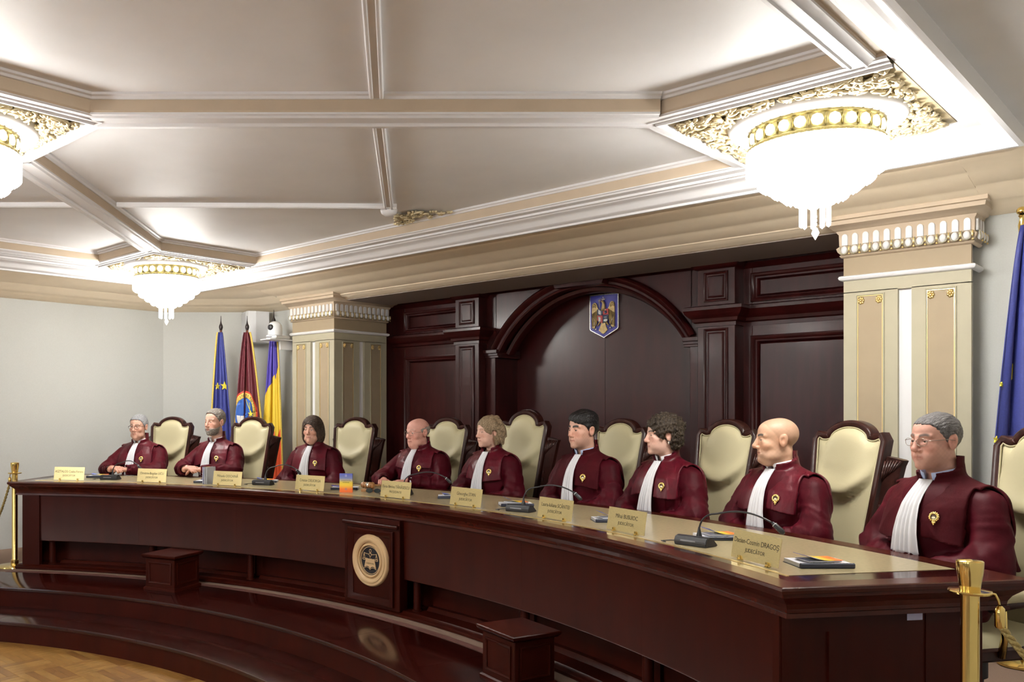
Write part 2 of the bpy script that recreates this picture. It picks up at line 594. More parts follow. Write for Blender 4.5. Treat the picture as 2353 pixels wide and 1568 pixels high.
# rococo gilding: spirals and leaves
def scrolls(mb, w_, h_, n, r, hole=0.0, test=None, z0=0.0):
    k = 0
    tries = 0
    while k < n and tries < n * 30:
        tries += 1
        x, y = r.uniform(-w_, w_), r.uniform(-h_, h_)
        if hole and math.hypot(x, y) < hole:
            continue
        if test and not test(x, y):
            continue
        k += 1
        s = r.uniform(.020, .052)
        if r.random() < .6:
            a0 = r.uniform(0, 2 * PI)
            sg = r.choice((-1, 1))
            pts, rr = [], []
            for i in range(13):
                t = i / 12
                a = a0 + sg * t * 4.6
                R = s * (1 - .86 * t)
                px, py = x + R * math.cos(a), y + R * math.sin(a)
                px = max(-w_, min(w_, px))
                py = max(-h_, min(h_, py))
                pts.append((px, py, z0 - .010 - .016 * math.sin(t * PI * .9)))
                rr.append(.0025 + .0065 * math.sin(PI * min(1, t * 1.1 + .12)))
            mb.tube(pts, rr, 5, False)
            mb.ellipsoid((x, y, z0 - .018), (.012, .012, .010), 6, 4)
        else:
            a0 = r.uniform(0, 2 * PI)
            for i in range(3):
                a = a0 + (i - 1) * .55
                L = s * r.uniform(.5, .75)
                px, py = x + L * math.cos(a), y + L * math.sin(a)
                px = max(-w_ + .01, min(w_ - .01, px))
                py = max(-h_ + .01, min(h_ - .01, py))
                mb.ellipsoid((px, py, z0 - .012), (L * .8, .010, .010), 8, 5, Matrix.Rotation(a, 3, 'Z') @ Matrix.Rotation(r.uniform(-.3, .3), 3, 'Y'))
    return mb


for cx, cy, h, t in PANELS:
    g = empty('gilded_panel')
    g.parent = ceiling
    g.location = (cx, cy, ZS + .012)
    MB().box(-h, h, -h, h, 0, .03).build('ground', M_PALEGOLD, g)
    scrolls(MB(), h - .03, h - .03, 560 if t in 'RLC' else 40, random.Random(ord(t[0])), hole=.37).build('scrollwork', M_PALEGOLD, g, True, kind='stuff')
orn = scrolls(MB(), .30, .13, 60, random.Random(4), test=lambda x, y: abs(x) < .30 * (y + .15) / .28)
orn.build('gilded_ornament', M_PALEGOLD, ceiling, True, loc=(-.08, 4.68, ZP - .004), kind='stuff')

# ------------------------------------------------------------------ wall cornice (beige) round walls and over the niche
WP = [(-0.01, 2.885), (0.05, 2.887), (0.08, 2.904), (0.12, 2.908), (0.14, 2.922), (0.20, 2.935), (0.23, 2.940), (0.245, 2.950), (0.38, 2.980), (0.39, 2.988), (0.42, 2.990), (0.58, 3.024), (0.60, 3.032), (0.74, 3.046), (0.78, ZB), (0.80, ZB + .01)]
path = [(WX, -4.9), (WX, 5.3), (3.82, WY), (3.26, WY)]
tr = struct('trim_1', MB().sweep(path, WP), M_BEIGE_LIT, 'beige moulded wall cornice at the right of the niche', smooth='auto', cat='cornice')
tr = struct('trim_2', MB().sweep([(-3.26, WY), (-3.82, WY), (-WX, 5.3), (-WX, -4.9)], WP), M_BEIGE_LIT, 'beige moulded wall cornice along the left walls', smooth='auto', cat='cornice')
# beam over the niche: steps forward of the wall line
BP = [(0.62, 2.90), (0.02, 2.90), (0.0, 2.903), (-.02, 2.914), (-.06, 2.917), (-.075, 2.930), (-.095, 2.934), (-.10, 2.942), (-.25, 2.972), (-.26, 2.980), (-.29, 2.983), (-.46, 3.018), (-.475, 3.027), (-.50, 3.030), (-.63, 3.046), (-.67, ZB), (-.68, ZB + .01), (.62, ZB + .01)]
MBe = MB().sweep([(-3.26, 6.10), (3.26, 6.10)], BP, pclosed=True)
struct('trim_3', MBe, M_BEIGE_LIT, 'beige moulded lintel spanning the niche between the columns', smooth='auto', cat='lintel')
struct('trim_4', MB().box(-2.49, 2.49, 6.135, 6.75, 2.893, 2.901).box(-2.6, 2.6, 6.70, 7.5, 2.955, 2.99), mat('niche_soffit_paint', (0.33, 0.27, 0.24), .7), 'grey-brown flat soffit inside the niche', cat='soffit')

# ------------------------------------------------------------------ columns
CW, CD0, CD1, CZ = 0.70, 6.01, 6.78, 2.90


def column(cx, label, sides):
    e = empty('column', (cx, CD0, PLAT), label=label, category='column', group='square columns framing the niche')
    hw = CW / 2
    z = lambda v: v - PLAT
    dep = CD1 - CD0
    # shaft with slots: built as core plus cream pilaster strips
    core = MB().box(-hw + .03, hw - .03, .03, dep - .0, 0, z(2.88))
    core.build('core', M_WHITE, e)
    faces = []
    faces.append((lambda a, zz, o: (a, -o, zz), -hw, hw))                       # front
    if 'R' in sides:
        faces.append((lambda a, zz, o: (hw + o, a, zz), 0.0302, dep))
    if 'L' in sides:
        faces.append((lambda a, zz, o: (-hw - o, dep - a, zz), 0.0, dep))
    zt = z(2.475)
    for pl, a0, a1 in faces:
        wd = a1 - a0
        mid = (a0 + a1) / 2
        st = wd / 2 - .04
        for s, b0, b1 in ((0, a0, mid - .038), (1, mid + .038, a1)):
            b = MB()
            for u0, u1, w0, w1 in ((b0, b1, 0, zt + .005),):
                b.prism([(u0, w0), (u1, w0), (u1, w1), (u0, w1)], lambda a, c: pl(a, c, -.03), lambda a, c: pl(a, c, 0))
            b.build('shaft_strip', M_CREAM, e)
            m0, m1 = (b0 + b1) / 2 - .083, (b0 + b1) / 2 + .083
            pn = MB().prism([(m0 + .01, .3), (m1 - .01, .3), (m1 - .01, zt - .03), (m0 + .01, zt - .03)], lambda a, c: pl(a, c, -.01), lambda a, c: pl(a, c, .0015))
            p = pn.build('panel', M_TAN, e)
            MB().frame(pl, m0, m1, .28, zt - .015, [(0, 0.0), (0.002, .008), (.006, .009), (.009, .004), (.010, .004)]).build('panel_frame', M_CREAM, p, 'auto')
            MB().frame(pl, m0 + .009, m1 - .009, .289, zt - .024, [(0, 0.002), (0.001, .006), (.005, .006), (.006, .0)]).build('gilt_fillet', M_GOLD, p, 'auto')
            for q in (m0 + .032, m1 - .032):
                ro = MB()
                for k in range(7):
                    a = 2 * PI * k / 7
                    c = pl(q + .013 * math.cos(a), zt - .055 + .016 * math.sin(a), .006)
                    ro.ellipsoid(c, (.008, .008, .010), 6, 5)
                ro.ellipsoid(pl(q, zt - .055, .010), (.009, .009, .010), 6, 5)
                ro.build('rosette', M_GOLD, p, True)
        b = MB().prism([(a0, zt), (a1, zt), (a1, z(2.56)), (a0, z(2.56))], lambda a, c: pl(a, c, -.03), lambda a, c: pl(a, c, 0))
        b.build('shaft_band', M_CREAM, e)
        b = MB().prism([(a0, z(2.575)), (a1, z(2.575)), (a1, z(2.72)), (a0, z(2.72))], lambda a, c: pl(a, c, -.03), lambda a, c: pl(a, c, 0))
        b.build('necking', M_TAN, e)
    # mouldings all round
    ring = [(-hw, 0), (hw, 0), (hw, dep), (-hw, dep)]
    MB().sweep(ring, [(0, z(2.552)), (-.012, z(2.555)), (-.022, z(2.562)), (-.026, z(2.572)), (-.022, z(2.582)), (-.012, z(2.586)), (0, z(2.588))], True).build('astragal', M_WHITE, e, 'auto')
    cap = MB().sweep(ring, [(0, z(2.70)), (-.012, z(2.704)), (-.02, z(2.715)), (-.012, z(2.722)), (-.028, z(2.74)), (-.034, z(2.76)), (-.020, z(2.775)), (-.022, z(2.85)), (-.03, z(2.86)), (-.034, z(2.872)), (-.05, z(2.88)), (-.06, z(2.895)), (-.085, z(2.905)), (-.09, z(2.93)), (-.10, z(2.935)), (-.10, z(2.96)), (.1, z(2.96))], True).build('capital', M_BEIGE, e, 'auto')
    # white arched flutes and eggs with gilt darts, one by one
    fz0, fz1 = z(2.778), z(2.852)
    fw = .0185
    arc = [(-fw, fz0), (fw, fz0)] + [(fw * math.cos(a), fz1 - fw + fw * math.sin(a)) for a in [PI * i / 6 for i in range(7)]]
    flute_me = MB().prism(arc, lambda a, c: (a, 0.004, c), lambda a, c: (a * .9, -.006, c)).mesh('flute', M_WHITE)
    eg = MB().ellipsoid((0, -.004, z(2.748)), (.020, .016, .026), 10, 7).mesh('egg', M_WHITE, True)
    cup = MB()
    for s in (-1, 1):
        cup.tube([(s * .024, -.006, z(2.776)), (s * .026, -.010, z(2.752)), (s * .017, -.010, z(2.727)), (0, -.008, z(2.720))], .0035, 5)
    cup_me = cup.mesh('egg_cup', M_CREAM, True)
    da = MB().ellipsoid((0, -.010, z(2.755)), (.0055, .006, .022), 6, 5).ellipsoid((0, -.008, z(2.722)), (.008, .006, .007), 6, 5).mesh('dart', M_GOLD, True)
    n = 12
    for ang, ox, oy, cnt, wd in [(0, 0, -.026, n, CW), (PI / 2, hw + .026, dep / 2, n, dep), (-PI / 2, -hw - .026, dep / 2, n, dep)]:
        if ang > 0 and 'R' not in sides and 'r' not in sides:
            continue
        if ang < 0 and 'L' not in sides:
            continue
        sp = (wd + .03) / cnt
        rg = range(cnt) if not (ang > 0 and 'r' in sides and 'R' not in sides) else range(4)
        for i in rg:
            o = (i - (cnt - 1) / 2) * sp
            lx, ly = ox + o * math.cos(ang), oy + o * math.sin(ang)
            for nm, me, k in (('flute', flute_me, 0), ('egg', eg, .010), ('egg_cup', cup_me, .010), ('dart', da, .010)):
                sh = sp / 2 if nm == 'dart' else 0
                link(nm, me, cap, (lx + sh * math.cos(ang) + k * math.sin(ang), ly + sh * math.sin(ang) - k * math.cos(ang), 0), (0, 0, ang))
    # base
    MB().sweep(ring, [(0, .22), (-.01, .215), (-.02, .20), (-.02, .02), (-.03, 0)], True).build('base', M_CREAM, e, 'auto')
    return e


column(-2.84, 'cream square column left of the wooden niche, beside the three flags', 'R')
column(2.85, 'cream square column right of the wooden niche, beside the blue flag', 'r')

# ------------------------------------------------------------------ panelled mahogany niche
YN = 6.92
niche = tag(empty('wall_niche', (0, YN, PLAT)), 'dark mahogany panelled niche wall with a shallow arch', 'panelling', None, 'structure')
Z = lambda v: v - PLAT
pln = lambda a, c, o: (a, -o, c)


def nbox(nm, x0, x1, o0, o1, z0, z1, m=M_WOODP, bev=.003, par=niche):
    return MB().box(x0, x1, -o1, -o0, Z(z0), Z(z1), bev).build(nm, m, par)


ZT = 2.96
for sx in (-1, 1):
    xo, xi = (2.62, 1.43)
    a, b = sorted((sx * xo, sx * xi))
    nbox('wall_sheet', a, b, -.12, -.045, PLAT, ZT)
    # stiles and rails of the side bay
    nbox('stile', *sorted((sx * 2.62, sx * 2.34)), -.045, 0, PLAT, ZT)
    nbox('stile', *sorted((sx * 1.53, sx * 1.43)), -.045, 0, PLAT, ZT)
    x0, x1 = sorted((sx * 2.34, sx * 1.53))
    nbox('rail', x0, x1, -.045, 0, 2.31, 2.60)
    nbox('rail', x0, x1, -.045, 0, 2.81, ZT)
    nbox('rail', x0, x1, -.045, 0, PLAT, .9)
    # recessed panels with raised mouldings
    pn = nbox('bay_panel', x0 + .05, x1 - .05, -.043, -.025, .95, 2.26, M_WOODP, .006)
    MB().frame(pln, x0, x1, Z(.9), Z(2.31), [(-.012, 0), (-.01, .012), (0, .016), (.012, .010), (.022, -.008), (.034, -.012), (.044, -.03), (.05, -.043)]).build('panel_moulding', M_WOODP, pn, 'auto')
    pn = nbox('frieze_panel', x0 + .05, x1 - .05, -.043, -.028, 2.645, 2.765, M_WOODP, .006)
    MB().frame(pln, x0, x1, Z(2.60), Z(2.81), [(-.012, 0), (-.01, .012), (0, .016), (.012, .010), (.022, -.008), (.034, -.012), (.042, -.03), (.046, -.043)]).build('panel_moulding', M_WOODP, pn, 'auto')
    # entablature over the bay
    b = MB()
    prof = [(.01, Z(2.40)), (.012, Z(2.43)), (.03, Z(2.44)), (.036, Z(2.465)), (.05, Z(2.475)), (.075, Z(2.50)), (.085, Z(2.525)), (.09, Z(2.53)), (.09, Z(2.555)), (.06, Z(2.565)), (0, Z(2.575))]
    xa, xb = sorted((sx * 2.62, sx * 1.44))
    MB().sweep([(xb, 0), (xa, 0)], prof).build('bay_cornice', M_WOODP, niche, 'auto')
    MB().sweep([(xb, 0), (xa, 0)], [(0, Z(2.86)), (.015, Z(2.865)), (.03, Z(2.885)), (.05, Z(2.90)), (.055, Z(2.96))]).build('bay_cornice', M_WOODP, niche, 'auto')
    # pilaster
    pxl, pxr = sorted((sx * 1.46, sx * 1.15))
    pp = empty('pilaster')
    pp.parent = niche
    PO = .16
    MB().box(pxl, pxr, -PO, .02, 0, Z(ZT), .003).build('shaft', M_WOODP, pp)
    fp = lambda a, c, o: (a, -PO - o, c)
    for za, zb in ((.95, 2.385), (2.60, 2.84)):
        MB().frame(fp, pxl + .055, pxr - .055, Z(za), Z(zb), [(0, 0), (0.002, .012), (.010, .016), (.018, .010), (.022, .003), (.032, .003), (.04, .012), (.046, .010)]).build('pilaster_moulding', M_WOODP, pp, 'auto')
        MB().box(pxl + .10, pxr - .10, -PO - .010, -PO, Z(za) + .045, Z(zb) - .045, .002).build('pilaster_panel', M_WOODP, pp)
    path = [(pxr, .02), (pxr, -PO), (pxl, -PO), (pxl, .02)]
    MB().sweep(path, [(-o, zz) for o, zz in [(0.0, Z(2.40)), (-.012, Z(2.402)), (-.012, Z(2.43)), (-.03, Z(2.44)), (-.036, Z(2.465)), (-.05, Z(2.475)), (-.075, Z(2.50)), (-.085, Z(2.525)), (-.09, Z(2.53)), (-.09, Z(2.555)), (-.06, Z(2.565)), (0, Z(2.575))]]).build('pilaster_capital', M_WOODP, pp, 'auto')
    MB().sweep(path, [(-o, zz) for o, zz in [(0, Z(2.86)), (-.015, Z(2.865)), (-.03, Z(2.885)), (-.05, Z(2.90)), (-.055, Z(2.96))]]).build('pilaster_crown', M_WOODP, pp, 'auto')
    # impost of the arch
    ix0, ix1 = sorted((sx * 1.16, sx * .98))
    im = MB()
    for k, (zz, zz2, ex) in enumerate(((2.255, 2.275, .012), (2.275, 2.30, .022), (2.30, 2.335, .04))):
        im.box(ix0 if sx > 0 else ix0 , ix1, -.055 - ex, .30, Z(zz), Z(zz2), .003)
    o = im.build('arch_impost', M_WOODP, niche)
    nbox('arch_jamb', *sorted((sx * 1.15, sx * 1.03)), -.33, .05, PLAT, 2.26)
# arch spandrel: plate with arched opening
RA, ZA = 1.20, 1.734
arc_in = [(RA * math.cos(t), ZA + RA * math.sin(t)) for t in [RAD(30.2 + 119.6 * i / 40) for i in range(41)]]
sp = MB()
for i in range(40):
    (xa, za), (xb, zb) = arc_in[i], arc_in[i + 1]
    za, zb = min(za, ZT), min(zb, ZT)
    q = [(xa, za), (xb, zb), (xb, ZT + .001), (xa, ZT + .001)]
    sp.prism(q, lambda a, c: (a, .33, Z(c)), lambda a, c: (a, -.03, Z(c)))
for s in (-1, 1):
    sp.box(*sorted((s * 1.03, s * 1.16)), -.03, .33, Z(2.33), Z(ZT))
sp.build('arch_spandrel', M_WOODP, niche)


def archband(nm, prof, t0=30.2, t1=149.8, n=44):
    b = MB()
    vs = []
    k = len(prof)
    for i in range(n + 1):
        t = RAD(t0 + (t1 - t0) * i / n)
        for dr, o in prof:
            R = RA + dr
            vs.append((R * math.cos(t), -.03 - o, Z(min(ZA + R * math.sin(t), ZT - .001))))
    fs = []
    for i in range(n):
        for q in range(k):
            r = (q + 1) % k
            fs.append((i * k + q, i * k + r, (i + 1) * k + r, (i + 1) * k + q))
    b.add(vs, fs)
    return b.build(nm, M_WOODP, niche, 'auto')


archband('arch_moulding', [(-.065, -.06), (-.065, .02), (-.05, .028), (-.04, .015), (-.02, .02), (0, .05), (.02, .06), (.035, .05), (.045, .02), (.045, -.02)])
archband('arch_moulding', [(-.11, -.18), (-.11, -.12), (-.10, -.10), (-.07, -.09), (-.06, -.18)])
# keystone block
ks = MB().prism([(-.25, Z(2.862)), (.25, Z(2.862)), (.29, Z(2.958)), (-.29, Z(2.958))], lambda a, c: (a, .1, c), lambda a, c: (a, -.15, c))
ks.build('keystone', M_WOODP, niche)
MB().sweep([(1.15, 0), (-1.15, 0)], [(.03, Z(2.895)), (.045, Z(2.90)), (.055, Z(2.915)), (.075, Z(2.925)), (.08, Z(2.96))]).build('arch_cornice', M_WOODP, niche, 'auto')
# back of the arch: two wide veneer sheets meeting in a seam
for a, b in ((-1.1, -.0012), (.0012, 1.1)):
    nbox('back_sheet', a, b, -.36, -.32, PLAT, ZT, mat('mahogany_veneer_sheet', (0.046, 0.0058, 0.0055), 0.33, spec=0.42, noise=(3, 0.3), stretch=(3, 3, 0.8), coat=0.05), .001)
# side cheeks of the niche
for s in (-1, 1):
    a, b = sorted((s * 2.52, s * 2.60))
    MB().box(a, b, -.145, .1, 0, Z(ZT)).build('niche_cheek', M_WOODP, niche)
struct('wall_back', MB().box(-2.7, 2.7, 7.30, 7.45, 0, 3.3), M_WALL, 'hidden masonry wall behind the mahogany niche', cat='wall')

# ------------------------------------------------------------------ chandeliers
def rod(L, r, n=6):
    b = MB().lathe([(0.0, -L), (r, -L + r * .9), (r, -r * .6), (0, 0)], n)
    return b


rod_me = {}
for nm, L, r in (('a', .135, .0165), ('b', .11, .016), ('c', .09, .0155), ('d', .075, .0145), ('e', .110, .011)):
    rod_me[nm] = rod(L, r).mesh('crystal_rod', M_CRYSTAL)
rod_me['e'].materials.clear()
rod_me['e'].materials.append(M_CRYSTAL2)
med_me = MB().lathe([(0.0, -.010), (.016, -.008), (.024, -.003), (.027, .004), (.022, .006), (0, .006)], 8).mesh('glass_medallion', M_GLASSMED)
stud_me = MB().ellipsoid((0, 0, 0), (.006, .006, .03), 6, 5).mesh('band_stud', M_OLDBRASS, True)
ring_me = MB().lathe([(.300, .02), (.305, -.020), (.32, -.035), (.345, -.046), (.37, -.044), (.392, -.032), (.402, -.015), (.405, .02)], 48).mesh('plaster_ring', M_WHITE, True)
inner_me = MB().lathe([(.0, -.012), (.29, -.012), (.305, -.02)], 40).mesh('ceiling_rose', M_WHITE, True)
ribs_me = MB().ellipsoid((.318, 0, -.026), (.026, .012, .012), 6, 4).mesh('gadroon', M_WHITE, True)
band_me = MB().lathe([(.278, -.035), (.300, -.032), (.307, -.036), (.307, -.046), (.298, -.050), (.298, -.112), (.307, -.116), (.311, -.122), (.311, -.132), (.303, -.138), (.280, -.138)], 60).mesh('brass_band', M_OLDBRASS, 'auto')
drop_me = MB().lathe([(0, -.06), (.019, -.028), (.010, -.006), (.004, 0), (0, .0)], 8).mesh('crystal_drop', M_CRYSTAL2)
bead_me = MB().ellipsoid((0, 0, 0), (.008, .008, .010), 6, 5).mesh('crystal_bead', M_CRYSTAL2)
TIERS = [('a', 58, .300, -.125), ('b', 46, .248, -.200), ('c', 34, .190, -.258), ('d', 24, .135, -.308), ('d', 14, .080, -.328)]


def chandelier(x, y, label):
    e = empty('chandelier', (x, y, ZS), label=label, category='chandelier', group='crystal bowl chandeliers')
    e.scale = (.965, .965, 1.0)
    link('plaster_ring', ring_me, e)
    link('ceiling_rose', inner_me, e)
    for i in range(36):
        link('gadroon', ribs_me, e, None, (0, 0, 2 * PI * i / 36))
    bd = link('brass_band', band_me, e)
    for i in range(26):
        a = 2 * PI * i / 26
        link('glass_medallion', med_me, bd, (.302 * math.cos(a), .302 * math.sin(a), -.081), (PI / 2, 0, a + PI / 2))
        a += PI / 26
        link('band_stud', stud_me, bd, (.303 * math.cos(a), .303 * math.sin(a), -.081))
    for nm, n, r, z in TIERS:
        for i in range(n):
            a = 2 * PI * (i + .5 * (n % 3)) / n
            link('crystal_rod', rod_me[nm], e, (r * math.cos(a), r * math.sin(a), z), (0, 0, a))
    for i in range(9):
        a = 2 * PI * i / 9
        link('pendant_rod', rod_me['e'], e, (.062 * math.cos(a), .062 * math.sin(a), -.395), (0, 0, a))
    for k in range(3):
        link('crystal_bead', bead_me, e, (0, 0, -.455 - .018 * k))
    link('crystal_drop', drop_me, e, (0, 0, -.505))
    MB().tube([(0, 0, -.012), (0, 0, -.46)], .006, 6).build('stem', M_OLDBRASS, e)
    return e


chandelier(2.915, 4.32, 'large bright crystal chandelier at the right, nearest the right column')
chandelier(-2.85, 4.25, 'smaller-looking crystal chandelier in front of the far left corner')
chandelier(-0.02, 1.45, 'crystal chandelier cut off by the left edge of the picture')
chandelier(2.75, -1.40, 'crystal chandelier overhead on the right side behind the camera')
chandelier(-2.75, -1.40, 'crystal chandelier overhead on the left side behind the camera')

# ------------------------------------------------------------------ the bench
B0, B1 = 127.1, 54.3
bench = empty('judges_bench', pol(6.1, 88.5, PLAT), label='long curved mahogany judges bench with beige leather top', category='bench')
BOFF = Matrix.Translation(-bench.location)


def bsec(nm, prof, m, a0=B0, a1=B1, n=80, par=bench, smooth='auto'):
    return MB().sector(prof, a0, a1, n, BC).xf(BOFF).build(nm, m, par, smooth)


RO = 6.62
_in = [pol(5.66, B0 + (B1 - B0) * i / 80) for i in range(81)]
_out = [pol(RO - .06, B1 + (B0 - B1) * i / 60) for i in range(61)]
_pp = [(p[0], p[1]) for p in _in + _out]
TE = [(.02, .965), (-.010, .968), (.002 - .010, .984), (-.003, .986), (-.005, 1.0), (-.015, 1.02), (-.035, 1.04), (-.046, 1.05), (-.048, 1.062), (-.060, 1.066), (-.063, 1.078), (-.060, 1.087), (-.054, TOP), (.04, TOP)]
MB().sweep(_pp, TE, True).xf(BOFF).build('top_moulding', mat('mahogany_satin', (0.060, 0.0085, 0.004), 0.27, spec=0.3, noise=(3, .3), stretch=(3, 3, 3)), bench, 'sharp')
_in2 = [pol(5.69, B0 - .3 + (B1 - B0 + .6) * i / 80) for i in range(81)]
_out2 = [pol(RO - .09, B1 + .3 + (B0 - B1 - .6) * i / 80) for i in range(81)]
_v = []
for (p, q) in zip(_in2, _out2[::-1]):
    for z in (.97, TOP - .0003):
        _v += [(p[0], p[1], z), (q[0], q[1], z)]
_f = []
for i in range(80):
    o, n_ = 4 * i, 4 * i + 4
    _f += [(o + 2, o + 3, n_ + 3, n_ + 2), (o, n_, n_ + 1, o + 1), (o, o + 2, n_ + 2, n_), (o + 1, n_ + 1, n_ + 3, o + 3)]
_f += [(0, 1, 3, 2), (320, 322, 323, 321)]
MB().add(_v, _f).xf(BOFF).build('bench_top', M_WOODH, bench)
bsec('leather_inlay', [(5.765, TOP - .004), (6.50, TOP - .004), (6.50, TOP + .0012), (5.765, TOP + .0012)], M_INLAY, B0 - 1.2, B1 + 1.5)
bsec('inlay_fillet', [(5.757, TOP - .004), (5.766, TOP - .004), (5.766, TOP + .0018), (5.757, TOP + .0018)], M_GOLD, B0 - 1.15, B1 + 1.45)
PB0, PB1 = B0 - .55, B1 + .45
# front apron made of curved veneer panels
edges = [PB0, 124.9, 114.9, 104.5, 92.4, 86.7, 75.0, 64.6, PB1]
for i in range(8):
    a, b = edges[i], edges[i + 1]
    if i == 4:
        continue
    bsec('front_panel' if i else 'end_stile', [(5.672, .565), (5.668, .56), (5.70, .56), (5.70, .97), (5.668, .97)] if i else [(5.655, .345), (5.70, .345), (5.70, .97), (5.655, .97)], M_WOOD, a - .002, b + .002, 12)
bsec('back_structure', [(5.86, .35), (5.90, .35), (5.90, .97), (5.70, .97), (5.70, .9), (5.86, .9)], M_WOOD, PB0, PB1)
COLA = [124.1, 113.9, 103.5, 93.1, 86.0, 75.5, 65.0, 55.9]
cn = MB().lathe([(.034, .34), (.034, .352), (.028, .358), (.028, .545), (.034, .551), (.034, .56)], 16).mesh('colonnette', M_WOOD, 'auto')
for a in COLA:
    p = pol(5.735, a)
    link('colonnette', cn, bench, (p[0] - bench.location.x, p[1] - bench.location.y, -PLAT))
ce = [PB0 + .0] + COLA + [PB1]
for i in range(len(COLA) - 1):
    a, b = COLA[i] - .45, COLA[i + 1] + .45
    if i == 3:
        continue
    lp = bsec('plinth_panel', [(5.84, .37), (5.86, .37), (5.86, .56), (5.84, .56)], M_WOOD, a, b, 12)
    bsec('panel_bead', [(5.78, .345), (5.85, .345), (5.85, .372), (5.80, .372), (5.79, .36)], M_WOOD, a, b, 12, lp)
bsec('plinth', [(5.62, PLAT), (5.90, PLAT), (5.90, .346), (5.66, .346), (5.65, .336), (5.632, .332), (5.62, .326)], M_WOOD)
bsec('floor_strip', [(5.475, PLAT), (5.53, PLAT), (5.53, PLAT + .003), (5.475, PLAT + .003)], M_STRIP, B0, B1)
for a, s in ((B0, 1), (B1, -1)):
    # end panels closing the bench
    o = .55 * s
    bsec('end_panel', [(5.66, PLAT), (6.52, PLAT), (6.52, .97), (5.66, .97)], M_WOOD, a - o, a - o - .35 * s, 2)
    bsec('end_frame', [(5.66, .345), (5.74, .345), (5.74, .97), (5.66, .97)], M_WOOD, a - o + .05 * s, a - o, 2)
    bsec('end_frame', [(6.27, .345), (6.30, .345), (6.30, .97), (6.27, .97)], M_WOOD, a - o + .05 * s, a - o, 2)
# stuck inventory label on the near end panel
ea = RAD(B1 + .55 - .05)
st = MB().box(-.032, .032, -.001, .001, -.016, .016).build('inventory_sticker', mat('pale_blue_sticker', (.55, .55, .75), .6), bench, label='small pale bluish paper sticker')
p = pol(6.225, B1 + .53, .945)
st.location = (p[0] - bench.location.x, p[1] - bench.location.y, .942 - PLAT)
st.rotation_euler = (0, 0, RAD(B1))
# emblem panel
EA = 89.55
pe = pol(5.64, EA)
ep = empty('emblem_panel', (pe[0] - bench.location.x, pe[1] - bench.location.y, 0))
ep.parent = bench
ep.rotation_euler = (0, 0, RAD(EA - 90))
zz = lambda v: v - PLAT
MB().box(-.285, .285, -.02, .06, zz(.335), zz(.965), .004).build('panel_board', M_WOOD, ep)
fpl = lambda a, c, o: (a, -.02 - o, c)
MB().frame(fpl, -.235, .235, zz(.36), zz(.885), [(0, 0), (0, .018), (.01, .024), (.03, .018), (.042, .006), (.05, .004), (.05, 0)]).build('panel_moulding', M_WOOD, ep, 'auto')
MB().box(-.285, .285, -.05, -.02, zz(.905), zz(.93), .006).build('panel_moulding', M_WOOD, ep)


def disc(nm, prof, m, n=56):
    b = MB().lathe(prof, n)
    b.xf(Matrix.Rotation(PI / 2, 4, 'X'))
    o = b.build(nm, m, ep, 'auto')
    o.location = (0, -.02, zz(.662))
    return o


M_EMB = mat('pale_maple_emblem', (0.72, 0.50, 0.27), 0.4, noise=(10, .12))
M_EMBK = mat('emblem_black', (0.012, 0.012, 0.018), 0.35)
disc('emblem_ring', [(.128, .0), (.128, .014), (.136, .022), (.15, .026), (.158, .024), (.160, .020), (.176, .020), (.183, .014), (.186, .0)], M_EMB)
disc('emblem_ring', [(.104, .0), (.104, .012), (.108, .018), (.116, .018), (.120, .012), (.128, .002)], M_EMB)
disc('emblem_field', [(0, .006), (.104, .006), (.104, 0)], M_EMBK)
disc('emblem_line', [(.094, .006), (.094, .0085), (.098, .0085), (.098, .006)], M_EMB)
sb = MB()
fe = lambda x, z, o=.009: (x, -.02 - o, zz(.662) + z)


def line(pts, r=.0024):
    sb.tube([fe(*q) for q in pts], r, 5)


line([(.010 * math.sin(t), .067 + .012 * math.cos(t)) for t in [2 * PI * i / 14 for i in range(15)]])
line([(-.006, .056), (.010, .046), (.020, .042), (.040, .045), (.064, .048)])
line([(.006, .056), (-.010, .046), (-.020, .042), (-.040, .045), (-.064, .048)])
line([(-.014, .040), (-.005, .030), (0, .018), (.005, .030), (.014, .040)])
for s in (-1, 1):
    line([(s * .064, .052), (s * .064, .046)])
    line([(s * .063, .046), (s * .050, .008)], .0018)
    line([(s * .064, .046), (s * .064, .008)], .0015)
    line([(s * .065, .046), (s * .078, .008)], .0018)
    line([(s * .064 + .015 * math.cos(t), .006 + .006 * math.sin(t)) for t in [2 * PI * i / 12 for i in range(13)]])
sb.build('emblem_scales', M_EMB, ep, True)
bk = MB()
for s in (-1, 1):
    n = 8
    tp = [(s * .042 * i / n, .012 - .004 * math.sin(PI * i / n) + (.003 if i else -.006)) for i in range(n + 1)]
    bt = [(s * .060 * i / n, -.052 + .010 * math.sin(PI * min(1, i / n * 1.05)) - (.008 if i == 0 else 0)) for i in range(n + 1)]
    poly = tp + bt[::-1]
    bk.prism(poly, lambda a, c: fe(a, c, .006), lambda a, c: fe(a, c, .011))
bk.build('emblem_book', M_EMB, ep)
ed = MB()
for s in (-1, 1):
    ed.tube([fe(s * .064 * i / 8, -.060 + .010 * math.sin(PI * i / 8) - (.008 if i == 0 else 0), .010) for i in range(9)], .0024, 5)
ed.build('emblem_book_edge', M_EMB, ep, True)
link('emblem_lettering', text_mesh('emblem_lettering', 'CONSTITUTIO', .0125, M_INK, .0004), ep, fe(0, -.022, .0114), (PI / 2, 0, 0))

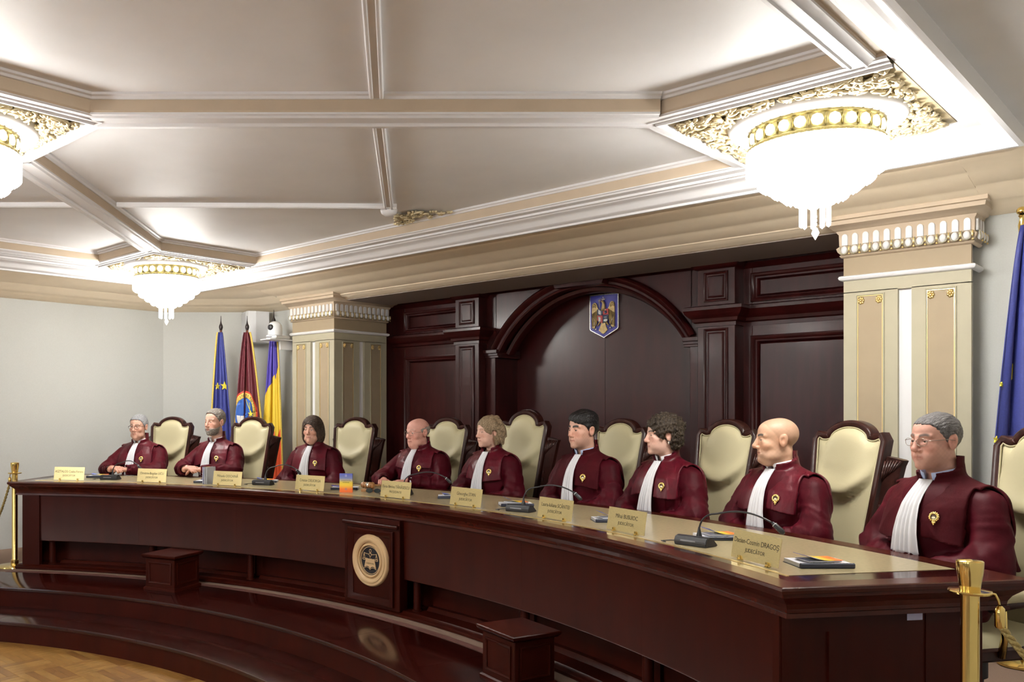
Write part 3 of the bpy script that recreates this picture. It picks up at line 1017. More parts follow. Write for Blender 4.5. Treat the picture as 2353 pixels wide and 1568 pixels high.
# ------------------------------------------------------------------ little wooden step boxes on the platform
def pedestal(x, y, w_, d_, h_, rz, label):
    e = empty('step_box', (x, y, PLAT), rz, label=label, category='box', group='small wooden step boxes')
    MB().box(-w_ / 2, w_ / 2, -d_ / 2, d_ / 2, .018, h_ - .03, .003).build('body', M_WOOD, e)
    MB().sweep([(-w_ / 2, -d_ / 2), (w_ / 2, -d_ / 2), (w_ / 2, d_ / 2), (-w_ / 2, d_ / 2)], [(.01, h_ - .035), (-.012, h_ - .03), (-.022, h_ - .018), (-.025, h_ - .012), (-.025, h_ - .004), (-.021, h_), (.08, h_)], True).build('lid_moulding', M_WOOD, e, 'auto')
    MB().box(-w_ / 2 + .005, w_ / 2 - .005, -d_ / 2 + .005, d_ / 2 - .005, h_ - .03, h_ - .0005).build('lid', M_WOOD, e)
    MB().sweep([(-w_ / 2, -d_ / 2), (w_ / 2, -d_ / 2), (w_ / 2, d_ / 2), (-w_ / 2, d_ / 2)], [(.01, 0), (-.012, 0), (-.012, .016), (-.004, .024), (.01, .024)], True).build('base_moulding', M_WOOD, e, 'auto')
    for pl, ww in ((lambda a, c, o: (a, -d_ / 2 - o, c), w_), (lambda a, c, o: (w_ / 2 + o, a, c), d_), (lambda a, c, o: (-w_ / 2 - o, -a, c), d_)):
        MB().frame(pl, -ww / 2 + .03, ww / 2 - .03, .05, h_ - .06, [(0, 0), (0, .006), (.006, .008), (.012, .004), (.016, .004), (.016, 0)]).build('panel_moulding', M_WOOD, e, 'auto')
    return e


pedestal(-1.762, 3.669, .29, .30, .28, RAD(18.7), 'small mahogany step box on the left of the platform')
pedestal(1.665, 3.665, .29, .25, .28, RAD(-17.4), 'small mahogany step box at the right, cut by the bottom edge')

# ------------------------------------------------------------------ brass rope posts
def twist(pts, r, turns, n=7):
    """two-strand twisted rope along a polyline"""
    b = MB()
    P = [Vector(p) for p in pts]
    m = len(P)
    for s in (0, PI):
        q = []
        for i, p in enumerate(P):
            t = (P[min(i + 1, m - 1)] - P[max(i - 1, 0)]).normalized()
            sd = t.cross(Vector((0.31, 0.95, .05))).normalized()
            up = sd.cross(t)
            a = s + turns * 2 * PI * i / (m - 1)
            q.append(p + (sd * math.cos(a) + up * math.sin(a)) * r * .55)
        b.tube(q, r * .62, n)
    return b


def sag(p, q, drop, n=60):
    return [(p[0] + (q[0] - p[0]) * i / n, p[1] + (q[1] - p[1]) * i / n, p[2] + (q[2] - p[2]) * i / n - drop * 4 * (i / n) * (1 - i / n)) for i in range(n + 1)]


def post(x, y, label, rope_to, rope_drop, z=PLAT):
    e = empty('rope_post', (x, y, z), label=label, category='post', group='brass rope posts at the bench ends')
    MB().lathe([(0, .018), (.06, .02), (.13, .016), (.158, .008), (.16, 0), (0, 0)], 36).build('base', M_BRASS, e, 'auto')
    MB().lathe([(.034, .015), (.034, .055), (.028, .06), (.0255, .065), (.0255, .82), (.0255, .84)], 24).build('pole', M_BRASS, e, 'auto')
    MB().lathe([(.026, .838), (.058, .842), (.060, .847), (.058, .851), (.028, .855)], 28).build('collar', M_BRASS, e, 'auto')
    MB().lathe([(.027, .85), (.030, .87), (.036, .91), (.0375, .935), (.037, .94), (.033, .943), (0, .946)], 28).build('cap', M_BRASS, e, 'auto')
    a = math.atan2(rope_to[1] - y, rope_to[0] - x)
    c, s = math.cos(a), math.sin(a)
    hk = MB().tube([(.05 * c, .05 * s, .845), (.066 * c, .066 * s, .842), (.074 * c, .074 * s, .825), (.078 * c, .078 * s, .80)], .004, 6)
    hk.build('hook', M_BRASS, e, True)
    r = empty('barrier_rope', (x + .078 * c, y + .078 * s, z + .80), label='twisted gold cord hooked to ' + label.replace('polished ', 'the '), category='rope')
    fr = MB().lathe([(.006, .008), (.013, .0), (.0145, -.012), (.0145, -.055), (.011, -.06)], 12)
    fr.build('end_ferrule', M_BRASS, r, 'auto')
    d = (rope_to[0] - x - .078 * c, rope_to[1] - y - .078 * s, rope_to[2] - z - .80)
    twist(sag((0, 0, -.05), d, rope_drop, 140), .0115, 34).build('cord', mat('gold_cord', (.50, .38, .14), .5, metal=.35, noise=(200, .4)), r, True)
    return e


post(-3.635, 3.16, 'polished brass rope post left of the bench', (-4.68, 2.95, 1.05), .55)
post(3.775, 3.16, 'polished brass rope post in front of the bench at right', (4.68, 3.55, 1.05), .34)

# ------------------------------------------------------------------ name plates
NAMES = [(122.9, 'ASZTALOS Csaba-Ferenc', 'far left end of the bench'), (114.5, 'Dimitrie-Bogdan LICU', 'before the grey bearded judge'),
         (106.6, 'Mihaela CIOCHINĂ', 'beside the standing white booklets'), (97.9, 'Cristian DELIORGA', 'before the woman with the brown bob'),
         (89.0, 'Elena-Simina TĂNĂSESCU', 'right of the gavel'), (82.0, 'Gheorghe STAN', 'before the fair-haired woman'),
         (73.7, 'Laura-Iuliana SCÂNTEI', 'before the black-haired judge'), (67.7, 'Mihai BUSUIOC', 'before the curly-haired woman'),
         (58.4, 'Dacian-Cosmin DRAGOȘ', 'nearest the right end of the bench')]
plate_me = MB().box(-.152, .152, -.0012, .0012, 0, .118).mesh('plate', M_PLATE)
foot_me = MB().box(-.006, .006, -.014, .012, 0, .006, .001).box(-.006, .006, -.010, -.004, 0, .020, .001).box(-.006, .006, .004, .010, 0, .022, .001).mesh('foot', M_BRASS)
LEAN = RAD(-9)
for i, (deg, nm, where) in enumerate(NAMES):
    p = pol(5.80, deg, TOP + .0012)
    e = empty('name_plate', p, RAD(deg - 90), label='brass name plate %s' % where, category='name plate', group='brass name plates along the bench')
    pl = link('plate', plate_me, e, (0, 0, .005), (LEAN, 0, 0))
    role = 'PREȘEDINTE' if i == 4 else 'JUDECĂTOR'
    k = min(.030, .030 * 21 / len(nm))
    link('lettering', text_mesh('lettering', nm, k, M_INK, .0003, sx=.9), pl, (0, -.0014, .076), (PI / 2, 0, 0))
    link('lettering', text_mesh('lettering', role, .0225, M_INK, .0003), pl, (0, -.0014, .040), (PI / 2, 0, 0))
    for s in (-.09, .09):
        link('foot', foot_me, e, (s, .001, 0))

# ------------------------------------------------------------------ microphones
def mic(deg, R, rz, reach, label, hgt=.155):
    p = pol(R, deg, TOP + .0012)
    e = empty('desk_microphone', p, rz, label=label, category='microphone', group='black gooseneck microphones')
    prof = [(-.055, .004), (-.058, .02), (-.045, .040), (-.015, .046), (.012, .040), (.045, .018), (.062, .006), (.058, .002), (-.05, .0)]
    b = MB().prism(prof, lambda a, c: (-.085, a * .8, c), lambda a, c: (.085, a * .8, c))
    me = b.mesh('base', M_BLACK)
    bm = bmesh.new()
    bm.from_mesh(me)
    bmesh.ops.bevel(bm, geom=bm.edges[:], offset=.004, segments=2, affect='EDGES', clamp_overlap=True)
    bm.to_mesh(me)
    bm.free()
    base = link('base', me, e)
    MB().box(-.05, .03, -.046, -.040, .020, .026).build('maker_badge', mat('grey_print', (.25, .25, .27), .5), base)
    MB().lathe([(.014, 0), (.013, .012), (.007, .035), (.0045, .05)], 12, (.02, .0, .036)).build('neck_socket', M_BLACK, e, True)
    pts = []
    for i in range(25):
        t = i / 24
        if t < .35:
            a = t / .35 * PI / 2
            pts.append((.02 + .085 * (1 - math.cos(a)), .0, .07 + .085 * math.sin(a)))
        else:
            q = (t - .35) / .65
            pts.append((.105 + q * (reach - .105), .02 * q, hgt + .030 * math.sin(q * PI * .8) - .035 * q * q))
    MB().tube(pts, .0042, 8).build('gooseneck', M_BLACK, e, True)
    a = Vector(pts[-1])
    d = (Vector(pts[-1]) - Vector(pts[-3])).normalized()
    d = (d + Vector((0, 0, -.35))).normalized()
    MB().tube([a - d * .005, a + d * .006, a + d * .012, a + d * .05, a + d * .062], [.006, .0085, .0105, .0125, .006], 12).build('capsule', M_BLACK, e, True)
    MB().tube([a + d * .008, a + d * .0105], [.0112, .0112], 12, False).build('capsule_ring', M_PLASTIC, e, True)
    cb = MB().tube([(-.07, .03, .01), (-.11, .04, .006), (-.15, .02, .005), (-.165, -.03, .005), (-.13, -.045, .005)], .0028, 6)
    cb.build('cable', M_BLACK, e, True)
    return e


mic(119.9, 5.99, RAD(32), .26, 'black gooseneck microphone before the leftmost judge')
mic(104.6, 6.03, RAD(25), .30, 'black gooseneck microphone before the woman with the brown bob')
mic(90.6, 6.03, RAD(25), .34, 'black gooseneck microphone behind the centre name plate')
mic(77.9, 5.905, RAD(5), .36, 'black gooseneck microphone left of the black-haired judge')
mic(63.2, 5.865, RAD(-8), .37, 'black gooseneck microphone nearest the camera, before the bald judge')


# ------------------------------------------------------------------ notebooks and booklets
def rgb_ramp(name, stops, axis=1, lo=-.1, hi=.1):
    m = bpy.data.materials.new(name)
    m.use_nodes = True
    nt = m.node_tree
    b = nt.nodes['Principled BSDF']
    b.inputs['Roughness'].default_value = .35
    tc = nt.nodes.new('ShaderNodeTexCoord')
    sx = nt.nodes.new('ShaderNodeSeparateXYZ')
    nt.links.new(tc.outputs['Object'], sx.inputs[0])
    mr = nt.nodes.new('ShaderNodeMapRange')
    mr.inputs[1].default_value = lo
    mr.inputs[2].default_value = hi
    nt.links.new(sx.outputs[axis], mr.inputs[0])
    cr = nt.nodes.new('ShaderNodeValToRGB')
    el = cr.color_ramp.elements
    el[0].position, el[0].color = stops[0][0], (*stops[0][1], 1)
    el[1].position, el[1].color = stops[-1][0], (*stops[-1][1], 1)
    for ps, c in stops[1:-1]:
        n = el.new(ps)
        n.color = (*c, 1)
    nt.links.new(mr.outputs[0], cr.inputs[0])
    nt.links.new(cr.outputs[0], b.inputs['Base Color'])
    return m


RAMP = [(0, (.10, .13, .55)), (.25, (.20, .25, .50)), (.48, (.85, .62, .06)), (.62, (.90, .62, .05)), (.82, (.90, .20, .03)), (1, (.88, .16, .03))]
M_RAMPX = rgb_ramp('sunrise_cover', RAMP, 0, -.075, .075)
M_RAMPZ = rgb_ramp('sunrise_cover_upright', [(1 - p, c) for p, c in RAMP][::-1], 2, 0, .145)
M_NAVY = mat('dark_navy_cover', (.03, .035, .06), .5)
coil = MB()
for i in range(17):
    x = -.105 + .21 * i / 16
    coil.tube([(x, -.075 + .008 * math.cos(t), .010 + .010 * math.sin(t)) for t in [2 * PI * k / 10 for k in range(11)]], .0014, 5, False)
coil_me = coil.mesh('wire_coil', M_BLACK, True)
pages_me = MB().box(-.105, .105, -.072, .075, .002, .017).mesh('pages', M_PAPER)
cover_me = MB().box(-.108, .108, -.084, -.066, .0005, .0195, .003).box(-.108, .108, -.075, .077, 0, .002).mesh('cover', M_NAVY)


def notebook(deg, R, rz, label, booklet, pen=None):
    p = pol(R, deg, TOP + .0012)
    e = empty('spiral_notebook', p, rz, label='white spiral notebook ' + label, category='notebook', group='spiral notebooks on the bench')
    link('pages', pages_me, e)
    link('cover', cover_me, e)
    link('wire_coil', coil_me, e)
    if booklet:
        b = empty('booklet', (p[0], p[1], p[2] + .0198), rz + .12, label='blue to orange booklet lying on the notebook ' + label, category='booklet', group='sunrise-coloured booklets')
        MB().box(-.068, .070, -.048, .052, 0, .004).build('pages', M_PAPER, b)
        n = 10
        vs, fs = [], []
        for i in range(n + 1):
            t = i / n
            x = -.075 + .15 * t
            z = .0052 + .028 * max(0, (1 - t * 1.4)) ** 2 * booklet
            for y in (-.052, .055):
                vs += [(x, y, z), (x, y, z + .0012)]
        for i in range(n):
            o, q = 4 * i, 4 * i + 4
            fs += [(o, q, q + 2, o + 2), (o + 1, o + 3, q + 3, q + 1), (o, o + 1, q + 1, q), (o + 2, q + 2, q + 3, o + 3)]
        fs += [(0, 2, 3, 1), (4 * n, 4 * n + 1, 4 * n + 3, 4 * n + 2)]
        MB().add(vs, fs).build('front_cover', M_RAMPX, b)
    return e


notebook(122.3, 6.22, RAD(48), 'before the leftmost judge', .4)
notebook(110.2, 6.02, RAD(40), 'behind the standing white booklets', 0)
notebook(106.2, 6.28, RAD(45), 'left of the second microphone', .5)
notebook(96.8, 6.10, RAD(42), 'left of the gavel', 0)
notebook(86.6, 6.14, RAD(42), 'right of the centre name plate', .3)
notebook(80.6, 6.12, RAD(46), 'before the fair-haired woman', 1.1)
notebook(71.8, 6.06, RAD(43), 'before the black-haired judge', 1.1)
notebook(64.6, 6.12, RAD(44), 'behind the nearest microphone', 1.0)
notebook(57.5, 6.03, RAD(45), 'at the right end of the bench', .7)


def pen(deg, R, rz, label, z=.0, m=None):
    p = pol(R, deg, TOP + .0065 + z)
    e = empty('pen', p, rz, label=label, category='pen')
    MB().tube([(-.06, 0, 0), (.045, 0, 0), (.062, 0, 0), (.068, 0, 0)], [.0045, .005, .0035, .001], 8).build('barrel', m or mat('blue_pen', (.06, .05, .35), .3), e, True)
    MB().tube([(-.055, 0, .0052), (-.02, 0, .0052)], .0014, 5).build('clip', M_BRASS, e, True)
    MB().tube([(-.072, 0, 0), (-.06, 0, 0)], [.003, .0036], 8).build('button', M_BLACK, e, True)


pen(97.6, 6.09, RAD(-5), 'blue pen lying on the notebook left of the gavel', .0165)
pen(110.6, 6.03, RAD(-4), 'blue pen lying on the notebook by the standing booklets', .0165)
pen(108.9, 5.99, RAD(-8), 'thick black pen right of the standing booklets', 0, M_BLACK)


def upright(deg, R, rz, mfront, label, n=1, txt=False):
    p = pol(R, deg, TOP + .0012)
    e = empty('booklet', p, rz, label=label, category='booklet')
    c = MB().box(-.052, .052, -.006, -.0048, 0, .145).box(-.052, .052, .0048, .006, 0, .145).box(.0505, .052, -.006, .006, 0, .145)
    cv_ = c.build('cover', mfront, e)
    MB().box(-.050, .050, -.0045, .0045, .001, .143).build('pages', M_PAPER, e)
    if txt:
        link('lettering', text_mesh('lettering', 'CONSTITUȚIA', .0115, M_INK, .0002), cv_, (0, -.0062, .090), (PI / 2, 0, 0))
        link('lettering', text_mesh('lettering', 'ROMÂNIEI', .0115, M_INK, .0002), cv_, (0, -.0062, .076), (PI / 2, 0, 0))
        fr = MB().frame(lambda a, c, o: (a, -.0062 - o, c), -.006, .006, .122, .136, [(0, 0), (0, .0003), (.002, .0003), (.002, 0)])
        fr.build('cover_mark', M_PAPER, cv_)
        MB().frame(lambda a, c, o: (a, -.0062 - o, c), -.007, .007, .018, .032, [(0, 0), (0, .0003), (.003, .0003), (.003, 0)]).build('cover_mark', mat('grey_print', (.25, .25, .27), .5), cv_)
    return e


M_COVERB = mat('booklet_back', (.45, .47, .50), .4)
upright(94.95, 5.90, RAD(33), M_RAMPZ, 'standing booklet in blue, yellow and orange left of the gavel', txt=True)
for i in range(3):
    upright(109.65 - i * .22, 5.92, RAD(112 - 5 * i), M_RAMPX if i == 0 else M_COVERB, ('first', 'second', 'third')[i] + ' of three booklets standing edge-on left of the bearded judge plate')

# ------------------------------------------------------------------ gavel and block
M_GAV = mat('light_turned_wood', (.42, .20, .07), .35, noise=(8, .3), stretch=(5, 1, 1), coat=.4)
gb = empty('gavel_block', pol(6.07, 94.0, TOP + .0012), RAD(22), label='square light wooden sounding block under the gavel', category='block')
MB().box(-.06, .06, -.05, .05, 0, .022, .003).build('block', M_GAV, gb)
gv = empty('gavel', pol(6.075, 94.3, TOP + .0232 + .026), RAD(22), label='turned wooden gavel with a metal band, lying on its block', category='gavel')
hd = MB().lathe([(0, -.055), (.018, -.054), (.024, -.046), (.026, -.036), (.021, -.030), (.024, -.024), (.024, -.014), (.0225, -.012), (.0225, .012), (.024, .014), (.024, .024), (.021, .030), (.026, .036), (.024, .046), (.018, .054), (0, .055)], 20)
hd.xf(Matrix.Rotation(PI / 2, 4, 'Y')).build('head', M_GAV, gv, 'auto')
MB().lathe([(.0232, -.011), (.0238, -.009), (.0238, .009), (.0232, .011)], 20).xf(Matrix.Rotation(PI / 2, 4, 'Y')).build('band', mat('steel_band', (.7, .68, .62), .2, metal=1), gv, True)
MB().tube([(.0, .0, 0), (.03, .03, -.002), (.10, .10, -.008), (.16, .16, -.012), (.19, .19, -.016)], [.007, .0075, .009, .011, .008], 10).build('handle', M_GAV, gv, True)
# ------------------------------------------------------------------ folded spectacles on the bench
sp_ = empty('spectacles', pol(5.99, 93.0, TOP + .0012), RAD(30), label='folded dark spectacles lying right of the gavel block', category='glasses')
for s in (-1, 1):
    MB().tube([(s * .032 + .026 * math.cos(t), 0.0, .018 + .016 * math.sin(t)) for t in [2 * PI * k / 16 for k in range(17)]], .0022, 6, False).build('rim', M_BLACK, sp_, True)
    MB().lathe([(0, 0), (1, 0)], 14).xf(Matrix.Translation((s * .032, 0, .018)) @ Matrix.Rotation(PI / 2, 4, 'X') @ Matrix.Diagonal((.025, .015, 1, 1))).build('lens', mat('dark_lens', (.03, .04, .04), .05), sp_)
    MB().tube([(s * .060, 0, .022), (s * .05, .012, .022), (-s * .03, .016 + .004 * s, .012)], .002, 6).build('temple', M_BLACK, sp_, True)
MB().tube([(-.006, 0, .024), (0, -.002, .027), (.006, 0, .024)], .002, 6).build('bridge', M_BLACK, sp_, True)

# ------------------------------------------------------------------ flags
def star(mb, c, r, u, v, nrm, th=.004):
    pts = []
    for k in range(10):
        a = PI / 2 + k * PI / 5
        rr = r if k % 2 == 0 else r * .40
        pts.append((rr * math.cos(a), rr * math.sin(a)))
    mb.prism(pts, lambda a, b: tuple(Vector(c) + u * a + v * b - nrm * th), lambda a, b: tuple(Vector(c) + u * a + v * b + nrm * th))


M_STAR = mat('yellow_star', (.85, .72, .06), .6)
M_FRINGE = mat('gold_fringe', (.75, .55, .10), .6, noise=(150, .3))


def flag(x, y, tip, label, mats, bottom, w0, w1, seed, top, lean=0.0, yaw=PI / 4, finial=True, fringe='R', parts=None):
    """cloth hanging from the top of a pole as a gathered cone of folds, facing the hall."""
    e = empty('flag', (x, y, PLAT), yaw, label=label, category='flag')
    pm_ = M_DARKM if finial else M_BRASS
    MB().tube([(0, 0.0, 0.03), (0, 0, tip - PLAT - .14)], .014, 12).build('pole', mat('flag_pole_wood', (.13, .05, .03), .4) if finial else M_BRASS, e, True)
    MB().lathe([(0, .05), (.05, .05), (.10, .03), (.12, .012), (.12, 0), (0, 0)], 28).build('stand', pm_, e, 'auto')
    zt = tip - PLAT
    if finial:
        MB().lathe([(.0, 0), (.003, -.01), (.005, -.06), (.010, -.09), (.021, -.115), (.023, -.135), (.016, -.16), (.009, -.175), (.013, -.185), (.013, -.20)], 14, (0, 0, zt)).build('finial', pm_, e, True)
    else:
        MB().ellipsoid((0, 0, zt - .02), (.028, .028, .024), 16, 10).lathe([(.016, -.14), (.02, -.10), (.012, -.06), (.02, -.045)], 14, (0, 0, zt)).build('finial', pm_, e, True)
    r = random.Random(seed)
    ph = [r.uniform(0, 6) for _ in range(4)]
    n, m_ = 44, 40
    za, zb = top - PLAT, bottom - PLAT
    vs, ix = [], {}

    def P(s, t):
        w_ = w0 + (w1 - w0) * t ** .75
        fold = .22 + .78 * t ** .5
        xx = s * w_ / 2 + lean * t + .006 * math.sin(9 * s + ph[0])
        yy = -.028 - .018 * fold * math.sin(4.2 * s + ph[1] + .6 * t) - .022 * fold * math.sin(8.5 * s + ph[2]) - .012 * math.sin(13 * s + ph[3] - t)
        dz = .07 * t * math.sin(2.4 * s + ph[0])
        return Vector((xx, yy - .02 * t, za + (zb - za) * t + dz * (1 if t > .9 else t)))
    for i in range(n + 1):
        for j in range(m_ + 1):
            vs.append(P(-1 + 2 * i / n, j / m_))
    fs = []
    for i in range(n):
        for j in range(m_):
            fs.append((i * (m_ + 1) + j, (i + 1) * (m_ + 1) + j, (i + 1) * (m_ + 1) + j + 1, i * (m_ + 1) + j + 1))
    b = MB().add(vs, fs)
    me = b.mesh('cloth', None, True, fix=False)
    me.materials.append(mats[0][0])
    qa = me.attributes.new('band', 'FLOAT', 'POINT')
    qa.data.foreach_set('value', [mats[1](-1 + 2 * i / n, j / m_) for i in range(n + 1) for j in range(m_ + 1)])
    o = link('cloth', me, e)
    sd = o.modifiers.new('thickness', 'SOLIDIFY')
    sd.thickness = .004
    sgn = 1 if fringe == 'R' else -1
    if fringe:
        MB().tube([P(sgn * 1.0, t / 30) + Vector((sgn * .004, -.004, 0)) for t in range(31)], .011, 6).build('fringe', M_FRINGE, o, True)
        MB().tube([P(-1 + t / 15, 1.0) + Vector((0, -.004, -.006)) for t in range(31)], .011, 6).build('fringe', M_FRINGE, o, True)
    if parts:
        parts(o, P)
    return e


M_EUB = mat('eu_blue_cloth', (.03, .04, .22), .6, noise=(120, .15), sheen=.15)
M_MARF = mat('maroon_cloth', (.13, .016, .026), .55, noise=(120, .2))
M_TRI = mat('striped_flag_cloth', (.86, .62, .06), .55)
_nt = M_TRI.node_tree
_at = _nt.nodes.new('ShaderNodeAttribute')
_at.attribute_name = 'band'
_cr = _nt.nodes.new('ShaderNodeValToRGB')
_cr.color_ramp.interpolation = 'CONSTANT'
_el = _cr.color_ramp.elements
_el[0].position, _el[0].color = 0, (.075, .05, .36, 1)
_el[1].position, _el[1].color = .30, (.86, .60, .05, 1)
_e = _el.new(.62)
_e.color = (.74, .09, .025, 1)
_nt.links.new(_at.outputs['Fac'], _cr.inputs[0])
_nt.links.new(_cr.outputs[0], _nt.nodes['Principled BSDF'].inputs['Base Color'])


def eu_stars(pts):
    def f(o, P):
        for s, t, r_ in pts:
            p = P(s, t)
            du = (P(min(1, s + .06), t) - P(max(-1, s - .06), t)).normalized()
            dv = (P(s, t - .02) - P(s, t + .02)).normalized()
            nr = du.cross(dv).normalized()
            if nr.y > 0:
                nr = -nr
            b = MB()
            star(b, p + nr * .006, r_, du, dv, nr)
            b.build('star', M_STAR, o)
    return f


def crest(o, P):
    def at(s, t, out=.012):
        return P(s, t) + Vector((0, -out, 0))
    # round crest on the folded cloth: ring, blue field, pale shape, lines, lettering arc
    cs, ct, rs, rt = -.25, .565, 1.05, .165

    def patch(r0, r1, out, m, a0=0, a1=2 * PI, n=36):
        vs, fs = [], []
        for i in range(n + 1):
            a = a0 + (a1 - a0) * i / n
            for k in range(6):
                r_ = r0 + (r1 - r0) * k / 5
                s, t = cs + rs * r_ * math.cos(a), ct - rt * r_ * math.sin(a)
                vs.append(at(max(-1, min(.95, s)), t, out))
        for i in range(n):
            for k in range(5):
                fs.append((i * 6 + k, i * 6 + k + 1, (i + 1) * 6 + k + 1, (i + 1) * 6 + k))
        me = MB().add(vs, fs).mesh('crest', m, True, fix=False)
        ob = link('crest', me, o)
        ob.modifiers.new('t', 'SOLIDIFY').thickness = .003
        return ob
    patch(.93, 1.0, .010, mat('crest_red', (.65, .06, .03), .6))
    patch(.72, .93, .010, mat('crest_yellow', (.80, .55, .12), .6))
    patch(0, .72, .010, mat('crest_blue', (.03, .11, .42), .6))
    patch(0, .55, .013, mat('crest_pale', (.75, .70, .64), .6), PI * 1.02, PI * 1.55, 14)
    b = MB()
    for s0, t0, s1, t1 in ((-.1, .46, .32, .565), (.18, .485, .26, .605)):
        b.tube([at(s0 + (s1 - s0) * k / 6, t0 + (t1 - t0) * k / 6, .016) for k in range(7)], .0035, 5)
    b.build('crest_lines', M_STAR, o, True)
    b = MB()
    p = at(.27, .565, .018)
    star(b, p, .035, Vector((1, 0, 0)), Vector((0, 0, 1)), Vector((0, -1, 0)), .003)
    b.build('crest_star', M_STAR, o)
    for k, ch in enumerate('INSTITUȚIA'):
        a = RAD(118 - k * 13)
        s, t = cs + rs * .82 * math.cos(a), ct - rt * .82 * math.sin(a)
        if s < -1:
            continue
        link('lettering', text_mesh('lettering', ch, .036, M_INK, .001), o, at(min(.95, s), t, .020), (PI / 2, -(PI / 2 - a) * -1 * 1.0, 0))


flag(-3.81, 5.49, 2.79, 'blue flag with yellow stars, leftmost of the three by the corner', ([M_EUB], lambda s, t: 0), .95, .05, .30, 11, 2.60, .03, fringe='L', parts=eu_stars([(-.42, .37, .040), (.42, .36, .052)]))
flag(-3.60, 5.695, 2.79, 'dark maroon flag with a round blue crest, middle of the three', ([M_MARF], lambda s, t: 0), 1.0, .06, .38, 23, 2.60, .02, fringe='R', parts=crest)


def trico(s, t):
    return t + .10 * (s - .2) - (.10 if s > .35 else 0) * t


flag(-3.45, 5.95, 2.865, 'blue, yellow and red striped flag with gold fringe beside the column', ([M_TRI], trico), .78, .05, .28, 5, 2.69, -.03, fringe='R')
flag(3.47, 5.86, 2.845, 'blue flag with yellow stars on a brass pole at the right edge', ([M_EUB], lambda s, t: 0), .9, .04, .46, 31, 2.74, -.02, yaw=PI / 4, finial=False, fringe=None, parts=eu_stars([(-.45, .44, .062), (.62, .60, .062), (-.99, .47, .014), (-.97, .63, .022)]))

# ------------------------------------------------------------------ loudspeaker and camera on the wall
ls = empty('wall_loudspeaker', (-3.87, 5.97, 2.69), RAD(-22), label='pale grey wall loudspeaker behind the middle flag finial', category='loudspeaker')
poly = [(-.13, -.10), (.10, -.10), (.125, -.085), (.14, .0), (.115, .16), (-.10, .16), (-.145, .0)]
MB().prism(poly, lambda a, b: (a, b, -.18), lambda a, b: (a, b, .18)).build('cabinet', M_PLASTIC, ls)
MB().box(-.122, .092, -.108, -.098, -.172, .172, .004).build('grille', mat('speaker_grille', (.60, .61, .62), .7, bump=(300, .4)), ls)
MB().box(-.025, -.010, -.111, -.107, -.085, -.072).build('maker_badge', M_PAPER, ls)
MB().box(-.03, .03, .15, .38, -.03, .03).build('bracket', M_PLASTIC, ls)
sh = empty('wall_shelf', (-3.26, 5.95, 2.50), 0, label='small white shelf carrying the camera by the column', category='shelf')
MB().box(-.12, .065, -.24, .25, 0, .012, .002).build('board', M_WHITE, sh)
MB().box(-.01, .01, -.06, .25, -.10, 0, .002).build('bracket', M_WHITE, sh)
vc = empty('video_camera', (-3.255, 5.82, 2.512), RAD(12), label='white dome video camera with black lens on the shelf', category='camera')
MB().box(-.075, .075, -.075, .17, 0, .045, .012).build('base', M_PLASTIC, vc)
MB().lathe([(.078, .04), (.08, .07), (.079, .12), (.072, .155), (.055, .18), (.03, .193), (0, .197)], 28).build('head', M_PLASTIC, vc, True)
MB().lathe([(0, .018), (.026, .016), (.031, .010), (.034, -.01)], 22).xf(Matrix.Translation((.0, -.076, .125)) @ Matrix.Rotation(PI / 2, 4, 'X')).build('lens', M_BLACK, vc, True)
MB().box(-.06, .02, -.079, -.074, .018, .024).build('indicator_slot', M_BLACK, vc)

# ------------------------------------------------------------------ coat of arms on the arch back
ca = empty('coat_of_arms', (0.0, YN + .315, 2.63), label='blue shield-shaped panel with a golden eagle in the arch', category='emblem')
sh_poly = [(-.155, .20), (.155, .20), (.155, -.125), (.145, -.14), (0, -.215), (-.145, -.14), (-.155, -.125)]
MB().prism(sh_poly, lambda a, b: (a, 0, b), lambda a, b: (a, -.020, b)).build('silver_border', mat('silver_edge', (.75, .74, .72), .25, metal=.9), ca)
MB().prism([(a * .945, b * .955 - .002) for a, b in sh_poly], lambda a, b: (a, -.019, b), lambda a, b: (a, -.0225, b)).build('blue_field', mat('royal_blue_enamel', (.04, .035, .30), .35), ca)
M_EAG = mat('carved_gold_eagle', (.52, .37, .16), .40, metal=.4, noise=(40, .3))


def relief(nm, poly, d0, d1, m, par=ca):
    return MB().prism(poly, lambda a, b: (a, -d0, b), lambda a, b: (a * 1.0, -d1, b)).build(nm, m, par)


for s in (-1, 1):
    wing = [(s * x, z) for x, z in [(.040, .045), (.062, .075), (.068, .10), (.082, .122), (.102, .122), (.118, .105), (.122, .07), (.122, -.02), (.120, -.12), (.108, -.112), (.102, -.125), (.092, -.112), (.084, -.108), (.070, -.08), (.058, -.02)]]
    wg = relief('wing', wing, .022, .033, M_EAG)
    b = MB()
    for k in range(5):
        x0 = .066 + k * .012
        b.tube([(s * x0, -.034, .05 - .008 * k), (s * (x0 + .002), -.035, -.03), (s * (x0 + .004), -.034, -.085 - .006 * k)], [.004, .005, .003], 5)
    for k in range(4):
        b.ellipsoid((s * (.082 + .010 * k), -.033, .088 + .012 * math.sin(k)), (.008, .006, .018), 6, 5)
    b.build('feathers', M_EAG, wg, True)
    lg = MB().tube([(s * .03, -.03, -.055), (s * .045, -.034, -.085), (s * .06, -.034, -.10)], [.012, .009, .005], 6)
    lg.build('leg', M_EAG, ca, True)
relief('tail', [(-.018, -.06), (.018, -.06), (.028, -.10), (.048, -.145), (.030, -.155), (.020, -.168), (0, -.178), (-.020, -.168), (-.030, -.155), (-.048, -.145), (-.028, -.10)], .022, .032, M_EAG)
nk = MB().tube([(0, -.026, .04), (.004, -.030, .075), (.006, -.033, .105), (.0, -.035, .125), (-.010, -.036, .132)], [.026, .020, .014, .013, .010], 8)
